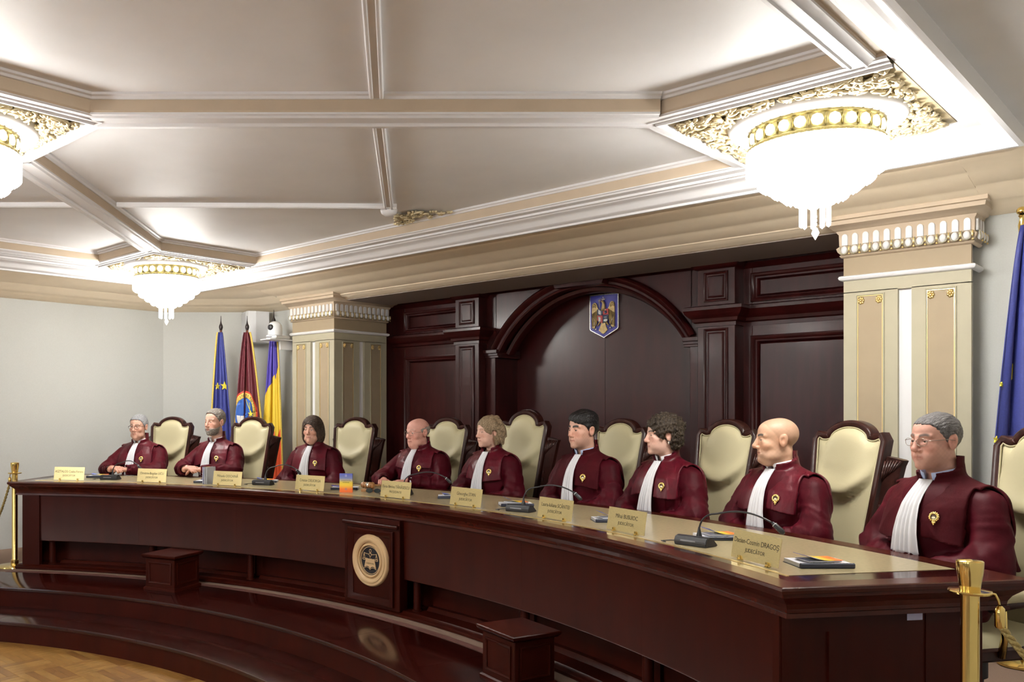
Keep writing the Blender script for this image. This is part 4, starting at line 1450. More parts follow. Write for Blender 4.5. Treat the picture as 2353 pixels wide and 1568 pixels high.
nk.tube([(-.014, -.036, .130), (-.026, -.035, .124)], [.006, .002], 6).build('head', M_EAG, ca, True)
cr = MB()
for k in range(5):
    a = (k - 2) * .010
    cr.tube([(a * .8, -.034, .143), (a * 1.3, -.034, .158)], .0022, 5)
cr.tube([(-.018, -.034, .144), (.018, -.034, .144)], .003, 5).tube([(0, -.034, .156), (0, -.034, .175)], .002, 5).tube([(-.006, -.034, .168), (.006, -.034, .168)], .002, 5)
cr.build('crown', mat('pale_gold', (.8, .7, .45), .3, metal=.7), ca, True)
cs_ = MB().tube([(-.040, -.034, .155), (-.040, -.034, .07)], .0028, 5).tube([(-.054, -.034, .140), (-.026, -.034, .140)], .0028, 5).tube([(-.050, -.034, .128), (-.030, -.034, .128)], .0022, 5)
cs_.build('cross', mat('pale_gold', (.8, .7, .45), .3, metal=.7), ca, True)
for s, x0, z0, x1, z1, nm in ((-1, -.115, .0, -.078, -.125, 'sword'), (1, .112, .0, .078, -.12, 'mace')):
    MB().tube([(x0, -.037, z0), (x1, -.037, z1)], .0028, 6).ellipsoid((x1, -.037, z1 - .006), (.009, .005, .010), 8, 6).build(nm, mat('silver_edge', (.75, .74, .72), .25, metal=.9), ca, True)
M_RED, M_WEN, M_NAV, M_YEN = mat('red_enamel', (.40, .02, .02), .3), mat('white_enamel', (.8, .8, .78), .3), mat('navy_enamel', (.01, .02, .07), .3), mat('gold_enamel', (.75, .5, .12), .35)
qs = [(-.060, -.002, .0, .055, M_NAV), (.002, -.0, .060, .055, M_RED), (-.060, -.075, .0, -.004, M_RED), (.002, -.075, .060, -.004, M_NAV)]
relief('quarter', [(-.060, .0), (-.002, .0), (-.002, .055), (-.060, .055)], .030, .040, M_NAV)
relief('quarter', [(.002, .0), (.060, .0), (.060, .055), (.002, .055)], .030, .040, M_RED)
relief('quarter', [(-.060, -.004), (-.002, -.004), (-.002, -.078), (-.045, -.062), (-.060, -.045)], .030, .040, M_RED)
relief('quarter', [(.002, -.004), (.060, -.004), (.060, -.045), (.045, -.062), (.002, -.078)], .030, .040, M_NAV)
ch1 = MB().ellipsoid((-.034, -.041, .026), (.016, .004, .020), 8, 6).ellipsoid((-.040, -.041, .044), (.008, .004, .008), 8, 6).ellipsoid((-.022, -.041, .012), (.006, .004, .012), 6, 5).build('charge', M_WEN, ca, True)
MB().ellipsoid((-.034, -.041, -.035), (.013, .004, .018), 8, 6).ellipsoid((-.034, -.041, -.055), (.016, .004, .008), 8, 6).ellipsoid((-.042, -.041, -.020), (.007, .004, .008), 6, 5).build('charge', M_WEN, ca, True)
MB().ellipsoid((.032, -.041, .024), (.014, .004, .014), 8, 6).build('charge', M_NAV, ca, True)
b = MB()
star(b, (.030, -.042, .044), .008, Vector((1, 0, 0)), Vector((0, 0, 1)), Vector((0, -1, 0)), .002)
b.build('charge', M_WEN, ca)
MB().ellipsoid((.032, -.041, -.052), (.022, .004, .014), 10, 6).build('charge', M_WEN, ca, True)
MB().box(.016, .046, -.043, -.039, -.030, -.018).build('charge', mat('castle_grey', (.2, .22, .25), .4), ca)

# ------------------------------------------------------------------ judges' chairs
def chair_meshes(president=False):
    """parts in chair space: origin on the floor under the seat, facing -y"""
    W = .205
    zs, zb = 1.245, .44
    hump = .066

    def ztop(x):
        X = abs(x) / W
        if X < .60:
            return zs + .008 + (hump + (.02 if president else 0)) * math.sqrt(max(0, 1 - (X / .60) ** 2)) ** 1.15
        q = (X - .60) / .40
        return zs + .008 - .012 * math.sin(q * PI) + .012 * q
    hw = lambda z: W * (1 - .30 * max(0, (zs - z) / (zs - zb)) ** 1.0)
    lean = lambda y, z: y + .235 + (z - .45) * .17
    # cream panel
    n, m = 32, 34
    vs, fs = [], []
    for i in range(n + 1):
        s = -1 + 2 * i / n
        for j in range(m + 1):
            t = j / m
            zt_ = ztop(s * W)
            z = zb + (zt_ - zb) * t
            x = s * hw(min(z, zs))
            zpad = .93 + .075 * s * s * 1.6
            k = 1 / (1 + math.exp(-(z - zpad) / .005))
            edge = (1 - abs(s) ** 6) * (1 - max(0, (t - .9) / .1) ** 4)
            bul = (.014 + .026 * k * (1 - .35 * s * s)) * edge + .030 * k * math.exp(-((z - zpad - .035) / .05) ** 2) * edge
            vs.append((x, lean(-bul, z), z))
    for i in range(n):
        for j in range(m):
            a = i * (m + 1) + j
            fs.append((a, a + m + 1, a + m + 2, a + 1))
    cream = MB().add(vs, fs).mesh('back_cushion', M_LEATHER, True)
    # outline for frame
    ol = []
    for j in range(0, 13):
        z = zb + (zs - zb) * j / 12
        ol.append((-hw(z), z))
    for i in range(1, 40):
        x = -W + 2 * W * i / 40
        ol.append((x, ztop(x)))
    for j in range(12, -1, -1):
        z = zb + (zs - zb) * j / 12
        ol.append((hw(z), z))
    N = len(ol)
    nr = []
    for i in range(N):
        p, q = ol[max(i - 1, 0)], ol[min(i + 1, N - 1)]
        d = Vector((q[0] - p[0], q[1] - p[1])).normalized()
        nr.append((-d.y, d.x))
    prof = [(0, .0), (.001, -.012), (.008, -.018), (.03, -.020), (.036, -.014), (.037, .0), (.035, .045), (.02, .055), (0, .055)]
    vs, fs = [], []
    k = len(prof)
    for i in range(N):
        for o, y in prof:
            x, z = ol[i][0] + nr[i][0] * o, ol[i][1] + nr[i][1] * o
            vs.append((x, lean(y, z), z))
    for i in range(N - 1):
        for q in range(k - 1):
            fs.append((i * k + q, i * k + q + 1, (i + 1) * k + q + 1, (i + 1) * k + q))
    frame = MB().add(vs, fs).mesh('back_frame', M_WOODC, 'auto')
    pip = MB().tube([(ol[i][0] - nr[i][0] * .002, lean(-.010, ol[i][1]), ol[i][1] - nr[i][1] * .002) for i in range(N)], .0045, 6).mesh('piping', M_LEATHER, True)
    bk = MB().add([(x, lean(.052, z), z) for x, z in ol], [tuple(range(N))]).mesh('back_board', M_WOODC)
    out = [('back_frame', frame), ('back_cushion', cream), ('piping', pip), ('back_board', bk)]
    # carved side wings, swept backwards
    for s in (-1, 1):
        b = MB()
        zt_ = 1.165
        pts = []
        for j in range(15):
            z = zb - .02 + (zt_ - zb + .02) * j / 14
            x0 = s * (hw(min(z, zs)) + .030)
            wd = .030 + .034 * (j / 14) ** 1.5
            pts.append((x0, wd, z))
        vs = []
        for j_, (x0, wd, z) in enumerate(pts):
            for (u, v) in ((0, 0.005), (wd, .070), (wd + .004, .100), (wd - .010, .104), (-.006, .045)):
                vs.append((x0 + s * u, lean(v, z), z - (.35 * u if j_ == 14 else 0)))
        fs = []
        for j in range(14):
            for q in range(5):
                r = (q + 1) % 5
                fs.append((j * 5 + q, j * 5 + r, j * 5 + 5 + r, j * 5 + 5 + q))
        fs += [(0, 1, 2, 3, 4), (70, 71, 72, 73, 74)]
        b.add(vs, fs)
        wing = b.mesh('side_wing', M_WOODC)
        c = MB()
        for f in range(6):
            q = (f + .7) / 6.6
            x0, wd, z1 = pts[14][0] + s * pts[14][1] * q, 0, zt_ - .022 - .012 * abs(q - .5)
            x2 = pts[8][0] + s * pts[8][1] * (.18 + .3 * q)
            z2 = zt_ - .17 + .01 * f
            c.tube([(x0, lean(.005 + .07 * q - .006, z1), z1), ((x0 + x2) / 2 + s * .006, lean(.005 + .06 * q - .012, (z1 + z2) / 2), (z1 + z2) / 2), (x2, lean(.03, z2) - .012, z2)], [.0075, .0065, .003], 6)
        for f in range(7):
            z = .95 - f * .06
            x = pts[0][0] + s * .032 + s * .02 * max(0, (z - .5))
            c.ellipsoid((x, lean(.030, z) - .004, z), (.016, .010, .026), 6, 5)
        out += [('side_wing', wing), ('wing_carving', c.mesh('wing_carving', M_WOODC, True))]
    if president:
        b = MB()
        arc = [(.155 * math.cos(t), 1.235 + .150 * math.sin(t)) for t in [PI * i / 24 for i in range(25)]]
        poly = arc + [(-.12, 1.20), (.12, 1.20)]
        b.prism(poly, lambda x, z: (x, lean(.02, z), z), lambda x, z: (x, lean(.06, z), z))
        out.append(('crest', b.mesh('crest', M_WOODC, False)))
        c = MB()
        for t in [PI * (i + .5) / 24 for i in range(24)]:
            x, z = .140 * math.cos(t), 1.235 + .136 * math.sin(t)
            c.ellipsoid((x, lean(.016, z), z), (.006, .006, .006), 6, 5)
        c.tube([(.128 * math.cos(t), lean(.016, 1.235 + .124 * math.sin(t)), 1.235 + .124 * math.sin(t)) for t in [PI * i / 20 for i in range(21)]], .004, 5)
        out.append(('crest_beads', c.mesh('crest_beads', M_WOODC, True)))
    # seat, arms, column and star base
    seat = MB()
    n = 14
    vs, fs = [], []
    for i in range(n + 1):
        for j in range(n + 1):
            s, t = -1 + 2 * i / n, -1 + 2 * j / n
            b_ = (1 - s ** 6) * (1 - t ** 6)
            vs.append((.235 * s, -.015 + .245 * t, .445 + .055 * b_ ** .5))
    for i in range(n):
        for j in range(n):
            a = i * (n + 1) + j
            fs.append((a, a + n + 1, a + n + 2, a + 1))
    out.append(('seat_cushion', MB().add(vs, fs).mesh('seat_cushion', M_LEATHER, True)))
    sr = MB().box(-.245, .245, -.27, .24, .395, .45, .01).mesh('seat_rail', M_WOODC)
    out.append(('seat_rail', sr))
    for s in (-1, 1):
        a = MB().tube([(s * .285, -.22, .655), (s * .29, -.10, .668), (s * .285, .08, .665), (s * .265, .235, .66)], [.020, .028, .028, .022], 10)
        out.append(('arm_pad', a.mesh('arm_pad', M_LEATHER, True)))
        a = MB().tube([(s * .288, -.235, .625), (s * .293, -.10, .640), (s * .288, .08, .636), (s * .262, .245, .63)], .019, 8)
        out.append(('arm_rail', a.mesh('arm_rail', M_WOODC, True)))
        a = MB().tube([(s * .25, -.14, .42), (s * .282, -.16, .50), (s * .285, -.17, .64)], [.016, .013, .013], 8)
        out.append(('arm_post', a.mesh('arm_post', M_BRASS, True)))
    out.append(('column', MB().lathe([(.03, .06), (.03, .25), (.045, .26), (.045, .33), (.10, .38), (.10, .40)], 16).mesh('column', M_BLACK, 'auto')))
    leg = MB().tube([(.02, 0, .11), (.15, 0, .095), (.27, 0, .065)], [.026, .022, .018], 8).mesh('leg', M_WOODC, True)
    for k in range(5):
        out.append(('leg', leg, 2 * PI * k / 5 + .3))
    cst = MB().lathe([(0, .0), (.018, .004), (.025, .025), (.018, .046), (0, .05)], 10).mesh('caster', M_BLACK, True)
    for k in range(5):
        out.append(('caster', cst, 2 * PI * k / 5 + .3, .27))
    return out


def place_chair(parts, deg, R, turn, label, dz=0.0, sc_=1.0):
    e = empty('judge_chair', pol(R, deg, PLAT), RAD(deg - 90 + turn), label=label, category='chair', group='high-backed cream leather chairs')
    e.scale = (sc_, sc_, sc_)
    for p in parts:
        nm, me = p[0], p[1]
        a = p[2] if len(p) > 2 else 0
        r = p[3] if len(p) > 3 else 0
        link(nm, me, e, (r * math.cos(a), r * math.sin(a), 0), (0, 0, a))
    return e


CH = chair_meshes()
CHP = chair_meshes(True)
RC = 6.86
CHAIRS = [(120.5, 'behind the leftmost judge with black-rimmed glasses'), (113.0, 'behind the grey bearded judge'), (103.4, 'behind the woman with the brown bob'),
          (95.1, 'behind the bald judge with glasses left of centre'), (88.6, 'with a tall round crest, behind the fair-haired woman'), (81.0, 'behind the black-haired judge'),
          (73.7, 'behind the curly-haired woman'), (66.6, 'behind the bald judge without glasses'), (58.0, 'at the right edge behind the nearest judge')]
for i, (a, lb) in enumerate(CHAIRS):
    place_chair(CHP if i == 4 else CH, a, RC, 0, 'cream leather high-backed chair ' + lb, sc_=1.03 if i == 4 else 1.0)

# ------------------------------------------------------------------ implicit-surface modelling for the people
F4 = np.float32


def grid(lo, hi, h):
    ax = [np.arange(a, b + h, h, dtype=F4) for a, b in zip(lo, hi)]
    return ax[0][:, None, None], ax[1][None, :, None], ax[2][None, None, :], ax


def ell(P, c, r):
    x, y, z = (P[0] - c[0]) / r[0], (P[1] - c[1]) / r[1], (P[2] - c[2]) / r[2]
    k0 = np.sqrt(x * x + y * y + z * z) + 1e-6
    x, y, z = x / r[0], y / r[1], z / r[2]
    k1 = np.sqrt(x * x + y * y + z * z) + 1e-6
    return k0 * (k0 - 1) / k1


def cap(P, a, b, ra, rb=None):
    rb = ra if rb is None else rb
    d = [b[i] - a[i] for i in range(3)]
    L = sum(q * q for q in d) + 1e-9
    q = [P[i] - a[i] for i in range(3)]
    t = np.clip((q[0] * d[0] + q[1] * d[1] + q[2] * d[2]) / L, 0, 1)
    return np.sqrt((q[0] - d[0] * t) ** 2 + (q[1] - d[1] * t) ** 2 + (q[2] - d[2] * t) ** 2) - (ra + (rb - ra) * t)


def smin(a, b, k):
    h = np.clip(.5 + .5 * (b - a) / k, 0, 1)
    return b + (a - b) * h - k * h * (1 - h)


def smax(a, b, k):
    return -smin(-a, -b, k)


def sn(P, f, seed, n=5, st=(1, 1, 1)):
    r = random.Random(seed)
    o = 0
    for _ in range(n):
        v = Vector((r.gauss(0, 1), r.gauss(0, 1), r.gauss(0, 1))).normalized()
        q = f * r.uniform(.7, 1.4)
        o = o + np.sin(P[0] * F4(v.x * q * st[0]) + P[1] * F4(v.y * q * st[1]) + P[2] * F4(v.z * q * st[2]) + F4(r.uniform(0, 6.28)))
    return o / n ** .5


def nets(D, ax):
    """naive surface nets: returns vertices (n,3) and quads (m,4)"""
    D = np.ascontiguousarray(D, dtype=F4)
    S = D < 0
    nx, ny, nz = D.shape
    c = np.zeros((nx - 1, ny - 1, nz - 1), np.int8)
    for i in (0, 1):
        for j in (0, 1):
            for k in (0, 1):
                c += S[i:nx - 1 + i, j:ny - 1 + j, k:nz - 1 + k]
    act = (c > 0) & (c < 8)
    I, J, K = np.nonzero(act)
    n = len(I)
    idx = np.full(act.shape, -1, np.int64)
    idx[I, J, K] = np.arange(n)
    acc = np.zeros((n, 3), np.float64)
    cnt = np.zeros(n)
    cor = [(i, j, k) for i in (0, 1) for j in (0, 1) for k in (0, 1)]
    val = {q: D[I + q[0], J + q[1], K + q[2]].astype(np.float64) for q in cor}
    for a in cor:
        for x in range(3):
            if a[x] == 0:
                b = tuple(a[i] + (1 if i == x else 0) for i in range(3))
                va, vb = val[a], val[b]
                m = (va < 0) != (vb < 0)
                t = np.where(m, va / np.where(m, va - vb, 1), 0)
                for i in range(3):
                    acc[:, i] += np.where(m, a[i] + (t if i == x else 0), 0)
                cnt += m
    acc /= cnt[:, None]
    h = [float(a[1] - a[0]) for a in ax]
    V = np.stack([ax[0][0] + (I + acc[:, 0]) * h[0], ax[1][0] + (J + acc[:, 1]) * h[1], ax[2][0] + (K + acc[:, 2]) * h[2]], 1)
    Q = []
    for x in range(3):
        u, v = (x + 1) % 3, (x + 2) % 3
        sl0, sl1 = [slice(1, -1)] * 3, [slice(1, -1)] * 3
        sl0[x], sl1[x] = slice(0, -1), slice(1, None)
        s0, s1 = S[tuple(sl0)], S[tuple(sl1)]
        e = np.array(np.nonzero(s0 != s1)).T
        if not len(e):
            continue
        off = np.ones(3, int)
        off[x] = 0
        e = e + off
        fl = S[e[:, 0], e[:, 1], e[:, 2]]

        def cell(du, dv):
            q = e.copy()
            q[:, u] -= du
            q[:, v] -= dv
            return idx[q[:, 0], q[:, 1], q[:, 2]]
        a, b, c_, d = cell(1, 1), cell(0, 1), cell(0, 0), cell(1, 0)
        Q.append(np.where(fl[:, None], np.stack([a, b, c_, d], 1), np.stack([d, c_, b, a], 1)))
    return V, np.concatenate(Q)


def largest(V, Q):
    """keep only the largest connected piece"""
    par = list(range(len(V)))

    def find(a):
        while par[a] != a:
            par[a] = par[par[a]]
            a = par[a]
        return a
    for a, b, c, d in Q.tolist():
        r = find(a)
        for q in (b, c, d):
            s = find(q)
            if s != r:
                par[s] = r
    root = np.array([find(i) for i in range(len(V))])
    ids, cnt = np.unique(root, return_counts=True)
    keep = root == ids[np.argmax(cnt)]
    new = np.cumsum(keep) - 1
    return V[keep], new[Q[keep[Q[:, 0]]]]


def arr_mesh(name, V, Q, m, colour=None):
    me = bpy.data.meshes.new(name)
    V = np.asarray(V, np.float32)
    Q = np.asarray(Q, np.int32)
    me.vertices.add(len(V))
    me.vertices.foreach_set('co', V.ravel())
    me.loops.add(Q.size)
    me.loops.foreach_set('vertex_index', Q.ravel())
    me.polygons.add(len(Q))
    me.polygons.foreach_set('loop_start', np.arange(0, Q.size, 4, dtype=np.int32))
    me.polygons.foreach_set('loop_total', np.full(len(Q), 4, np.int32))
    me.update(calc_edges=True)
    me.polygons.foreach_set('use_smooth', np.ones(len(Q), bool))
    if colour is not None:
        at = me.color_attributes.new('Col', 'FLOAT_COLOR', 'POINT')
        c = np.ones((len(V), 4), np.float32)
        c[:, :3] = colour
        at.data.foreach_set('color', c.ravel())
    me.materials.append(m)
    me.validate()
    return me


def rotm(yaw, pitch, roll=0):
    return np.array(Matrix.Rotation(yaw, 3, 'Z') @ Matrix.Rotation(pitch, 3, 'X') @ Matrix.Rotation(roll, 3, 'Y'))


# ------------------------------------------------------------------ head
def head_sdf(P, h):
    x, y, z = P
    ax_ = np.abs(x)
    A = (ax_, y, z)
    fw, jw, ns = h.get('fw', 1), h.get('jw', 1), h.get('ns', 1)
    cran = ell(A, (0, .020, .034), (.0755 * fw, .097, .083))
    d = smin(cran, ell(A, (0, -.018, -.030), (.0625 * fw, .073, .092)), .025)
    d = smin(d, ell(A, (0, -.028, -.078), (.051 * jw, .056, .041)), .022)
    d = smin(d, ell(A, (0, -.030, .048), (.060 * fw, .057, .052)), .025)
    d = smin(d, ell(A, (0, -.081, -.103), (.022 * jw, .0170, .0165)), .022)
    d = smin(d, ell(A, (.041 * fw, -.058, -.024), (.022, .022, .019)), .022)
    if h.get('jowl'):
        d = smin(d, ell(A, (.040, -.035, -.085), (.024, .034, .024)), .02)
        d = smin(d, ell(A, (0, -.035, -.118), (.040, .040, .022)), .02)
    brow = cap(A, (.012, -.0850, .026), (.047, -.069, .027), .0070 * h.get('bs', 1))
    d = smin(d, brow, .012)
    d = smax(d, -ell(A, (.033, -.0965, .007), (.0185, .0125, .0105)), .010)
    d = smin(d, ell(A, (.0315, -.0735, .0035), (.0148, .0148, .0140)), .004)
    d = smin(d, cap(A, (.018, -.082, -.010), (.044, -.074, -.008), .006), .012)
    sl = h.get('slit', 1.0)
    d = smax(d, -ell(A, (.0315, -.090, .0028), (.0130, .010, .0039 * sl)), .0012)
    d = smin(d, cap(A, (0, -.0865, .022), (0, -.1020 - .006 * ns, -.024), .0070, .0100 * ns), .013)
    d = smin(d, ell(A, (0, -.1030 - .006 * ns, -.0295), (.0115 * ns, .0110, .0105)), .010)
    d = smin(d, ell(A, (.0125 * ns, -.0955, -.0355), (.0078, .011, .0075)), .006)
    d = smax(d, -ell(A, (.0065, -.104, -.0435), (.0035, .006, .003)), .002)
    d = smin(d, ell(A, (0, -.0725, -.067), (.037, .0195, .027)), .018)
    d = smin(d, cap(A, (0, -.0930, -.0610), (.024, -.0830, -.0650), .0042, .0022), .005)
    d = smin(d, cap(A, (0, -.0920, -.0715), (.020, -.0835, -.0690), .0050, .0028), .005)
    d = smax(d, -cap(A, (0, -.0990, -.0662), (.027, -.0845, -.0668), .0017), .0016)
    d = smax(d, -cap(A, (.021, -.0955, -.036), (.033, -.0865, -.062), .0016), .008)
    if not h.get('jowl'):
        d = smin(d, ell(A, (.034, -.050, -.058), (.022, .030, .026)), .02)
    face = d
    # ears
    e = ell(A, (.0765 * fw, .016, -.003), (.0085, .021, .033))
    e = smin(e, ell(A, (.080 * fw, .024, .008), (.0075, .013, .024)), .006)
    e = smax(e, -ell(A, (.087 * fw, .011, .000), (.0075, .0105, .018)), .004)
    d = smin(d, e, .005)
    nb = h['neck']
    nk = cap(P, (0, .022, -.070), nb, h.get('nr', .054), h.get('nr', .054) + .004)
    d = smin(d, nk, .020)
    return d, cran, face


def head_colour(V, h):
    x, y, z = np.abs(V[:, 0]), V[:, 1], V[:, 2]
    base = np.array(h.get('skin', (.52, .27, .175))) * 1.2
    c = np.tile(base, (len(V), 1))

    def g(cx, cy, cz, r):
        return np.exp(-((x - cx) ** 2 + (y - cy) ** 2 + (z - cz) ** 2) / r ** 2)

    def mixc(c, col, w):
        w = np.clip(w, 0, 1)[:, None]
        return c * (1 - w) + np.array(col) * w
    red = base * np.array([1.0, .72, .68])
    c = mixc(c, red, .55 * g(.038, -.07, -.028, .026) + .6 * g(0, -.11, -.030, .016) + .45 * g(.08, .016, 0, .03) + .2 * g(0, -.09, -.105, .02))
    n = np.sin(x * 310 + 1) * np.sin(y * 270 + 2) * np.sin(z * 290)
    c *= (1 + .05 * n)[:, None]
    if h.get('stubble'):
        w = np.clip((-.040 - z) / .025, 0, 1) * np.clip((.03 - y) / .03, 0, 1) * np.clip((z + .135) / .02, 0, 1)
        c = mixc(c, h.get('stubc', (.22, .15, .12)), h['stubble'] * w * (1 - .8 * g(0, -.1, -.066, .016)))
    lip = np.exp(-((z + .0662) / .0078) ** 4) * np.clip((.0275 - x) / .006, 0, 1) * (y < -.076)
    c = mixc(c, h.get('lip', (.42, .15, .12)), .62 * lip)
    # brows
    zb = .0285 + .004 * np.sin(np.clip((x - .012) / .038, 0, 1) * 3.0)
    bw = np.exp(-((z - zb) / (.0060 * h.get('bt', 1))) ** 4) * np.clip((x - .009) / .004, 0, 1) * np.clip((.052 - x) / .008, 0, 1) * (y < -.05)
    c = mixc(c, h.get('browc', (.10, .07, .05)), 1.5 * h.get('brow', .8) * bw)
    # lash line
    lw = np.exp(-(((x - .0315) / .0135) ** 2 + ((z - .0072) / .0024) ** 2) ** 2) * (y < -.075)
    c = mixc(c, (.05, .03, .025), .8 * lw)
    if h.get('slit', 1) < .4:
        lw = np.exp(-(((x - .0315) / .013) ** 4 + ((z - .0015) / .0017) ** 2)) * (y < -.075)
        c = mixc(c, (.12, .06, .05), .8 * lw)
    if h.get('buzz'):
        w = np.clip((z - np.interp(y, *h['buzz'][0])) / .012, 0, 1)
        c = mixc(c, h['buzz'][1], h['buzz'][2] * w)
    return c


SKIN = mat('skin', (.5, .3, .2), .46, spec=.4, attr='Col')
SKIN.node_tree.nodes['Principled BSDF'].inputs['Subsurface Weight'].default_value = .0
SKIN.node_tree.nodes['Principled BSDF'].inputs['Subsurface Radius'].default_value = (.012, .004, .002)
SKIN.node_tree.nodes['Principled BSDF'].inputs['Subsurface Scale'].default_value = .4
M_EYEW = mat('eye_white', (.72, .68, .64), .15)
M_PUP = mat('pupil', (.01, .01, .01), .1)
IRIS = {'brown': mat('iris_brown', (.09, .045, .02), .15), 'blue': mat('iris_blue', (.12, .17, .22), .15)}


def eye_mesh(ir):
    r = .0127
    pr = [(r * math.sin(t), -r * math.cos(t)) for t in [0, .12, .24, .30, .44, .47, .7, 1.0, 1.4, 1.8, 2.3, 2.8, PI]]
    b = MB().lathe(pr, 16)
    b.xf(Matrix.Rotation(-PI / 2, 4, 'X'))
    me = b.mesh('eye', None, True)
    for m in (M_EYEW, IRIS[ir], M_PUP):
        me.materials.append(m)
    mi = []
    for p in me.polygons:
        a = math.atan2(math.hypot(p.center.x, p.center.z), -p.center.y)
        mi.append(2 if a < .24 else (1 if a < .455 else 0))
    me.polygons.foreach_set('material_index', mi)
    return me


EYES = {k: eye_mesh(k) for k in IRIS}


def hair_mat(name, c1, c2, rough=.45):
    return mat(name, c1, rough, spec=.3, noise=(260, .5), col2=c2, bump=(420, .55), stretch=(1, .14, .30))


# ------------------------------------------------------------------ hair styles (head space)
def hair_sdf(P, style, cran, face):
    x, y, z = P
    ax_ = np.abs(x)
    st = style['t']
    if st == 'short':
        th = style.get('th', .008) + style.get('top', .004) * np.clip((z - .05) / .06, 0, 1)
        d = np.minimum(cran, face + .004) - th + style.get('amp', .0010) * sn(P, 480, style['seed'], 6, (1, .25, .6))
        zh = np.interp(y, *style['line']).astype(F4)
        if 'swoop' in style:
            zh = zh - style['swoop'] * np.clip((x + .05) / .10, 0, 1) * np.clip((-.03 - y) / .04, 0, 1)
        reg = (zh - z) * F4(.75) + .0025 * sn(P, 330, style['seed'] + 1, 4)
        d = smax(d, reg, .004)
        ear = ell((ax_, y, z), (.080, .014, -.004), (.012, .024, .034))
        return smax(d, -ear, .003)
    if st == 'fringe':      # bald crown, short hair round the sides
        d = np.minimum(cran, face + .004) - .005 + .0014 * sn(P, 450, style['seed'], 6)
        zlo = np.interp(y, *style['line']).astype(F4)
        reg = np.maximum((zlo - z) * F4(.75), (z - np.interp(y, *style['hi']).astype(F4)) * F4(.75)) + .002 * sn(P, 300, 3, 4)
        ear = ell((ax_, y, z), (.080, .014, -.004), (.012, .024, .034))
        return smax(smax(d, reg, .004), -ear, .003)
    if st == 'bob':
        A = (ax_, y, z)
        d = smin(cran - .024, ell(A, (.062, .030, -.045), (.050, .068, .098)), .03)
        d = smin(d, ell(A, (0, .058, -.030), (.094, .070, .108)), .03)
        d = d + .0022 * sn((x, y, z * .25), 520, 5, 6)
        d = smax(d, -ell((x * F4(.966) + z * F4(.26), y, z * F4(.966) - x * F4(.26)), (-.004, -.122, -.036), (.068, .122, .102)), .008)
        d = smax(d, -ell((x, y, z), (0, -.105, -.12), (.064, .100, .10)), .01)
        d = smax(d, (-.128 - .02 * np.clip((y - .05) / .06, -1, .5) * -1) - z, .012)
        return d
    if st == 'wavy':
        A = (ax_, y, z)
        d = smin(cran - .017, ell(A, (.060, .040, -.030), (.042, .062, .078)), .03)
        d = smin(d, ell(A, (0, .075, -.035), (.086, .060, .082)), .03)
        d = d + .0095 * sn(P, 105, 8, 5) * np.clip((y + .03) / .08, .12, 1) + .0018 * sn(P, 480, 9, 5, (1, 1, .3))
        d = smax(d, -ell(A, (0, -.120, -.040), (.066, .122, .104)), .008)
        d = smax(d, -ell(A, (.080, .000, -.014), (.020, .022, .028)), .008)
        d = smax(d, -ell(A, (.05, -.05, -.09), (.05, .07, .08)), .010)
        return smax(d, -.118 - z, .015)
    if st == 'curly':
        A = (ax_, y, z)
        d = smin(cran - .022, ell(A, (0, .030, .062), (.094, .108, .076)), .03)
        d = smin(d, ell(A, (.045, .055, -.020), (.052, .062, .075)), .03)
        d = d + .0060 * sn(P, 150, 12, 6) + .0035 * sn(P, 330, 13, 6)
        d = smax(d, -ell(A, (0, -.122, -.038), (.068, .128, .103)), .006)
        d = smax(d, -ell(A, (.083, .004, -.012), (.020, .026, .034)), .006)
        d = smax(d, -ell(A, (.05, -.05, -.095), (.05, .085, .085)), .008)
        return smax(d, -.112 - z, .015)
    if st == 'beard':
        d = face - .0028 + .0008 * sn(P, 430, 4, 6)
        reg = smax(z + .056 - .02 * np.clip((y + .05) / .06, 0, 1), y - .012, .006)
        d = smax(d, reg, .004)
        d = smax(d, -ell((ax_, y, z), (0, -.10, -.067), (.027, .02, .0085)), .003)
        d = smax(d, -.128 - z, .01)
        return d


# ------------------------------------------------------------------ cape cone
CZ_ = [.68, .76, .80, .86, .92, .98, 1.02, 1.055, 1.085, 1.12]
CWX = [.272, .266, .262, .255, .245, .228, .203, .160, .105, .074]
CBY = [.200, .198, .196, .190, .177, .158, .136, .110, .086, .074]


def cape_wb(z, bl=1.0):
    return np.interp(z, CZ_, CWX), np.interp(z, CZ_, CBY) * bl


def front_y(x, z, bl=1.0, wd=1.0):
    w_, b_ = cape_wb(z, bl)
    w_ = w_ * wd
    return .02 - b_ * np.sqrt(np.maximum(0.05, 1 - (x / w_) ** 2))


M_SATIN = mat('maroon_satin', (.085, .0022, .0095), .40, spec=.24, sheen=.05, noise=(6, .25), bump=(9, .35), stretch=(3, 3, 1))
M_CREPE = mat('maroon_crepe', (.052, .0020, .0050), .75, spec=.12, sheen=.03, noise=(6, .25), bump=(9, .3), stretch=(3, 3, 1))
M_ROBE = mat('maroon_robe', (.062, .0015, .0065), .55, spec=.12, sheen=.03, noise=(5, .3), bump=(14, .3))
M_JABOT = mat('white_pleated_linen', (.70, .70, .73), .75)
M_SHIRT = mat('white_shirt', (.80, .80, .84), .7)
M_SHIRTB = mat('pale_blue_shirt', (.42, .50, .72), .7)


